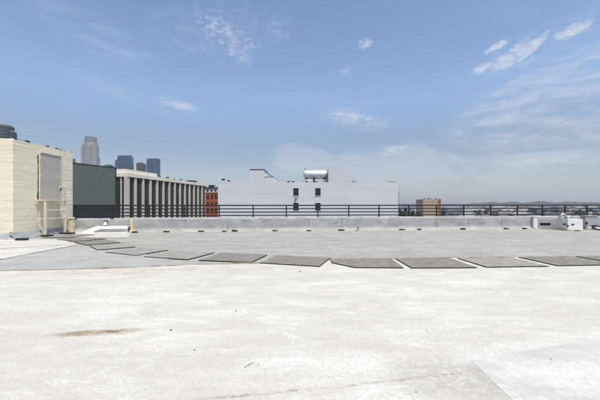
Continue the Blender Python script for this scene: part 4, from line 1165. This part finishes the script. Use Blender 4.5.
pal = [('white', (0.72, 0.72, 0.70)), ('cream', (0.58, 0.52, 0.40)), ('pale grey', (0.48, 0.48, 0.48)), ('tan', (0.42, 0.31, 0.20)), ('pinkish', (0.48, 0.33, 0.28)),
       ('brown', (0.20, 0.14, 0.10)), ('red brick', (0.28, 0.11, 0.075)), ('blue grey', (0.20, 0.25, 0.32)), ('dark grey', (0.11, 0.11, 0.12))]
PM = {}
for nme, c in pal:
    PM[nme] = window_grid_mat(nme.replace(' ', '_') + '_low_building_facade', c, (0.07, 0.08, 0.10), 3.6, 3.5, 0.5, 0.42)
used = {}
def uniq(lab, opts):
    if lab not in used:
        used[lab] = 1
        return lab
    for o_ in opts:
        l2 = lab + ', ' + o_
        if l2 not in used:
            used[l2] = 1
            return l2
    used[lab] += 1
    return lab
rng = random.Random(21)
def low_building(px, Z, w, dp, h, cname, pale_roof):
    x = (px - 300) / F * Z
    lab0 = '%s %s building, %s roof, %s' % ('long' if w > 45 else ('tall' if h > 14 else 'low'), cname, 'pale' if pale_roof else 'dark', gap_name(px))
    dist = 'near' if Z < 650 else ('midway' if Z < 1300 else 'far')
    lab = uniq(lab0, [dist, dist + ' left', dist + ' right', dist + ' middle'])
    e = empty('city_building', (x, Z, STREET), lab, 'building', 'low city buildings beyond the railing')
    rot = Matrix.Translation((x, Z, 0)) @ Matrix.Rotation(rng.uniform(-0.14, 0.14) + 0.1, 4, 'Z')
    MB().box(-w / 2, w / 2, 0, dp, STREET, STREET + h, rot).build('wall', PM[cname], e)
    MB().box(-w / 2 + 0.4, w / 2 - 0.4, 0.4, dp - 0.4, STREET + h + 0.01, STREET + h + 0.25, rot).build('roof', M['roof_light'] if pale_roof else M['roof_dark'], e)
    for k in range(rng.randint(1, 3)):
        ux = rng.uniform(-w * 0.35, w * 0.3); uy = rng.uniform(dp * 0.2, dp * 0.6); uw = rng.uniform(1.5, 4)
        MB().box(ux, ux + uw, uy, uy + uw, STREET + h + 0.26, STREET + h + rng.uniform(1.2, 2.8), rot).build('roof_unit', M['galv'], e)

# hand placed rows, then gaps filled by drawn lots
px = 404.0
rows = [(360, 4.5), (460, 6.0), (620, 7.0), (860, 8.0), (1250, 9.5), (1900, 10.5), (2900, 11.0)]
for Zr, hmean in rows:
    px = 402 + rng.uniform(-6, 6)
    while px < 640:
        Z = Zr * rng.uniform(0.92, 1.12)
        wpx = rng.uniform(9, 22) if Zr < 900 else rng.uniform(6, 16)
        w = wpx / F * Z
        if 410 < px < 446 and Zr < 500:
            px += 10; continue
        cname = rng.choices([p[0] for p in pal], [7, 4, 4, 3, 2, 2, 2, 2, 2])[0]
        h = max(3.2, rng.gauss(hmean, 2.2))
        low_building(px + wpx / 2, Z, w, rng.uniform(14, 34), h, cname, rng.random() < 0.7)
        px += wpx + rng.uniform(2.5, 9)
# a few peeping between the brick building and the white one's left, and a long white shed on the right
low_building(474, 545, 34, 30, 16, 'white', True)
low_building(470, 395, 26, 22, 9.5, 'white', True)
low_building(505, 480, 22, 18, 12.5, 'cream', True)
low_building(452, 600, 24, 20, 15, 'blue grey', True)
low_building(526, 700, 55, 30, 7.5, 'white', True)

# ------------------------------------------------------------------ trees beyond the railing
def tree_mesh(seed, H, leafmat, palm=False):
    r = random.Random(seed)
    mb = MB()
    cl = [(Vector((r.gauss(0, 0.22), r.gauss(0, 0.22), r.uniform(0.45, 0.92))) * H, r.uniform(0.10, 0.20) * H) for _ in range(16)]
    for c, s in cl:
        for k in range(46):
            v = Vector((r.gauss(0, 1), r.gauss(0, 1), r.gauss(0, 0.8))).normalized() * s * r.uniform(0.45, 1.05) + c
            a = Vector((r.uniform(-1, 1), r.uniform(-1, 1), r.uniform(-0.6, 0.6))).normalized()
            b = a.cross(Vector((r.uniform(-1, 1), r.uniform(-1, 1), r.uniform(-1, 1)))).normalized()
            q = H * r.uniform(0.028, 0.055)
            mb.add([v - a * q, v - b * q * 0.6, v + a * q, v + b * q * 0.6], [(0, 1, 2, 3)])
    me = MB()
    me.tube([(0, 0, 0), (0.02 * H, 0, 0.3 * H), (0, 0.02 * H, 0.55 * H), (0.01 * H, 0, 0.8 * H)], [0.035 * H, 0.026 * H, 0.018 * H, 0.006 * H], 7)
    for k in range(5):
        a = k * 1.3
        me.tube([(0, 0, 0.38 * H + 0.05 * H * k), (0.12 * H * math.cos(a), 0.12 * H * math.sin(a), 0.55 * H + 0.05 * H * k), (0.22 * H * math.cos(a), 0.22 * H * math.sin(a), 0.66 * H + 0.04 * H * k)], [0.014 * H, 0.009 * H, 0.004 * H], 5)
    return mb, me
protos = []
for i, lm in enumerate(('leaf_a', 'leaf_b', 'leaf_a')):
    a, b = tree_mesh(40 + i, 1.0, lm)
    cr = a.build('crown', M[lm], fix=False); tk_ = b.build('trunk', M['bark'])
    protos.append((cr, tk_))
first = {}
def plant(px, Z, H, kind):
    x = (px - 300) / F * Z
    kn = ['dark green spreading tree', 'yellow green bushy tree', 'dark green uneven tree'][kind]
    lab0 = '%s %s' % (kn, gap_name(px))
    dist = 'near' if Z < 420 else ('midway' if Z < 900 else 'far')
    lab = uniq(lab0, [dist, dist + ' left', dist + ' right', dist + ' middle'])
    e = empty('broadleaf_tree', (x, Z, STREET), lab, 'tree', 'trees between the low city buildings')
    e.scale = (H, H, H)
    e.rotation_euler = (0, 0, rng.uniform(0, 6.28))
    for src in protos[kind]:
        if kind not in first or src not in first[kind]:
            c = src; first.setdefault(kind, []).append(src)
        else:
            c = src.copy(); COL.objects.link(c)
        c.parent = e; c.location = (0, 0, 0)
for px, Z, H, k in ((401, 230, 18.5, 0), (406, 250, 20, 2), (411, 270, 17, 1), (398, 300, 22, 2), (416, 240, 13, 0), (446, 300, 13, 0), (484, 300, 13.5, 1), (489, 305, 13, 1), (494, 320, 12.5, 0), (500, 330, 12, 2),
                    (553, 290, 12.5, 0), (559, 300, 12, 2), (524, 330, 12, 2), (531, 310, 11, 0), (595, 320, 13, 0), (604, 330, 14, 2), (574, 360, 12, 1), (450, 420, 12, 2), (510, 420, 11, 0), (540, 460, 13, 2)):
    plant(px, Z, H, k)
for i in range(46):
    Z = math.exp(rng.uniform(math.log(420), math.log(2600)))
    plant(rng.uniform(402, 630), Z, rng.uniform(8, 15), rng.choice((0, 0, 2, 2, 1)))

# far lots and trees that other buildings hide completely are left out
HIDDEN = ['city_building.023', 'city_building.024', 'city_building.026', 'city_building.035', 'city_building.046', 'city_building.061', 'city_building.073', 'city_building.074', 'broadleaf_tree.020', 'broadleaf_tree.024', 'broadleaf_tree.025', 'broadleaf_tree.027', 'broadleaf_tree.034', 'broadleaf_tree.036', 'broadleaf_tree.040', 'broadleaf_tree.044', 'broadleaf_tree.047', 'broadleaf_tree.050', 'broadleaf_tree.053', 'broadleaf_tree.054', 'broadleaf_tree.055', 'broadleaf_tree.060', 'broadleaf_tree.061', 'broadleaf_tree.063']
for nme in HIDDEN:
    o = bpy.data.objects[nme]
    for c in list(o.children):
        bpy.data.objects.remove(c)
    bpy.data.objects.remove(o)

# ------------------------------------------------------------------ haze
HZ = bpy.data.materials.new('haze_air'); HZ.use_nodes = True
t = HZ.node_tree; t.nodes.clear(); q = NG(t)
pv = q.n('ShaderNodeVolumePrincipled', {'Color': (0.80, 0.86, 0.95, 1), 'Density': 7.5e-5, 'Anisotropy': 0.2})
o_ = t.nodes.new('ShaderNodeOutputMaterial'); t.links.new(pv.outputs[0], o_.inputs['Volume'])
hz = MB().box(-9500, 9500, -500, 12200, STREET - 4.5, 400).build('haze', HZ)
hz.display_type = 'WIRE'
tag(hz, kind='stuff')
bpy.context.view_layer.update()
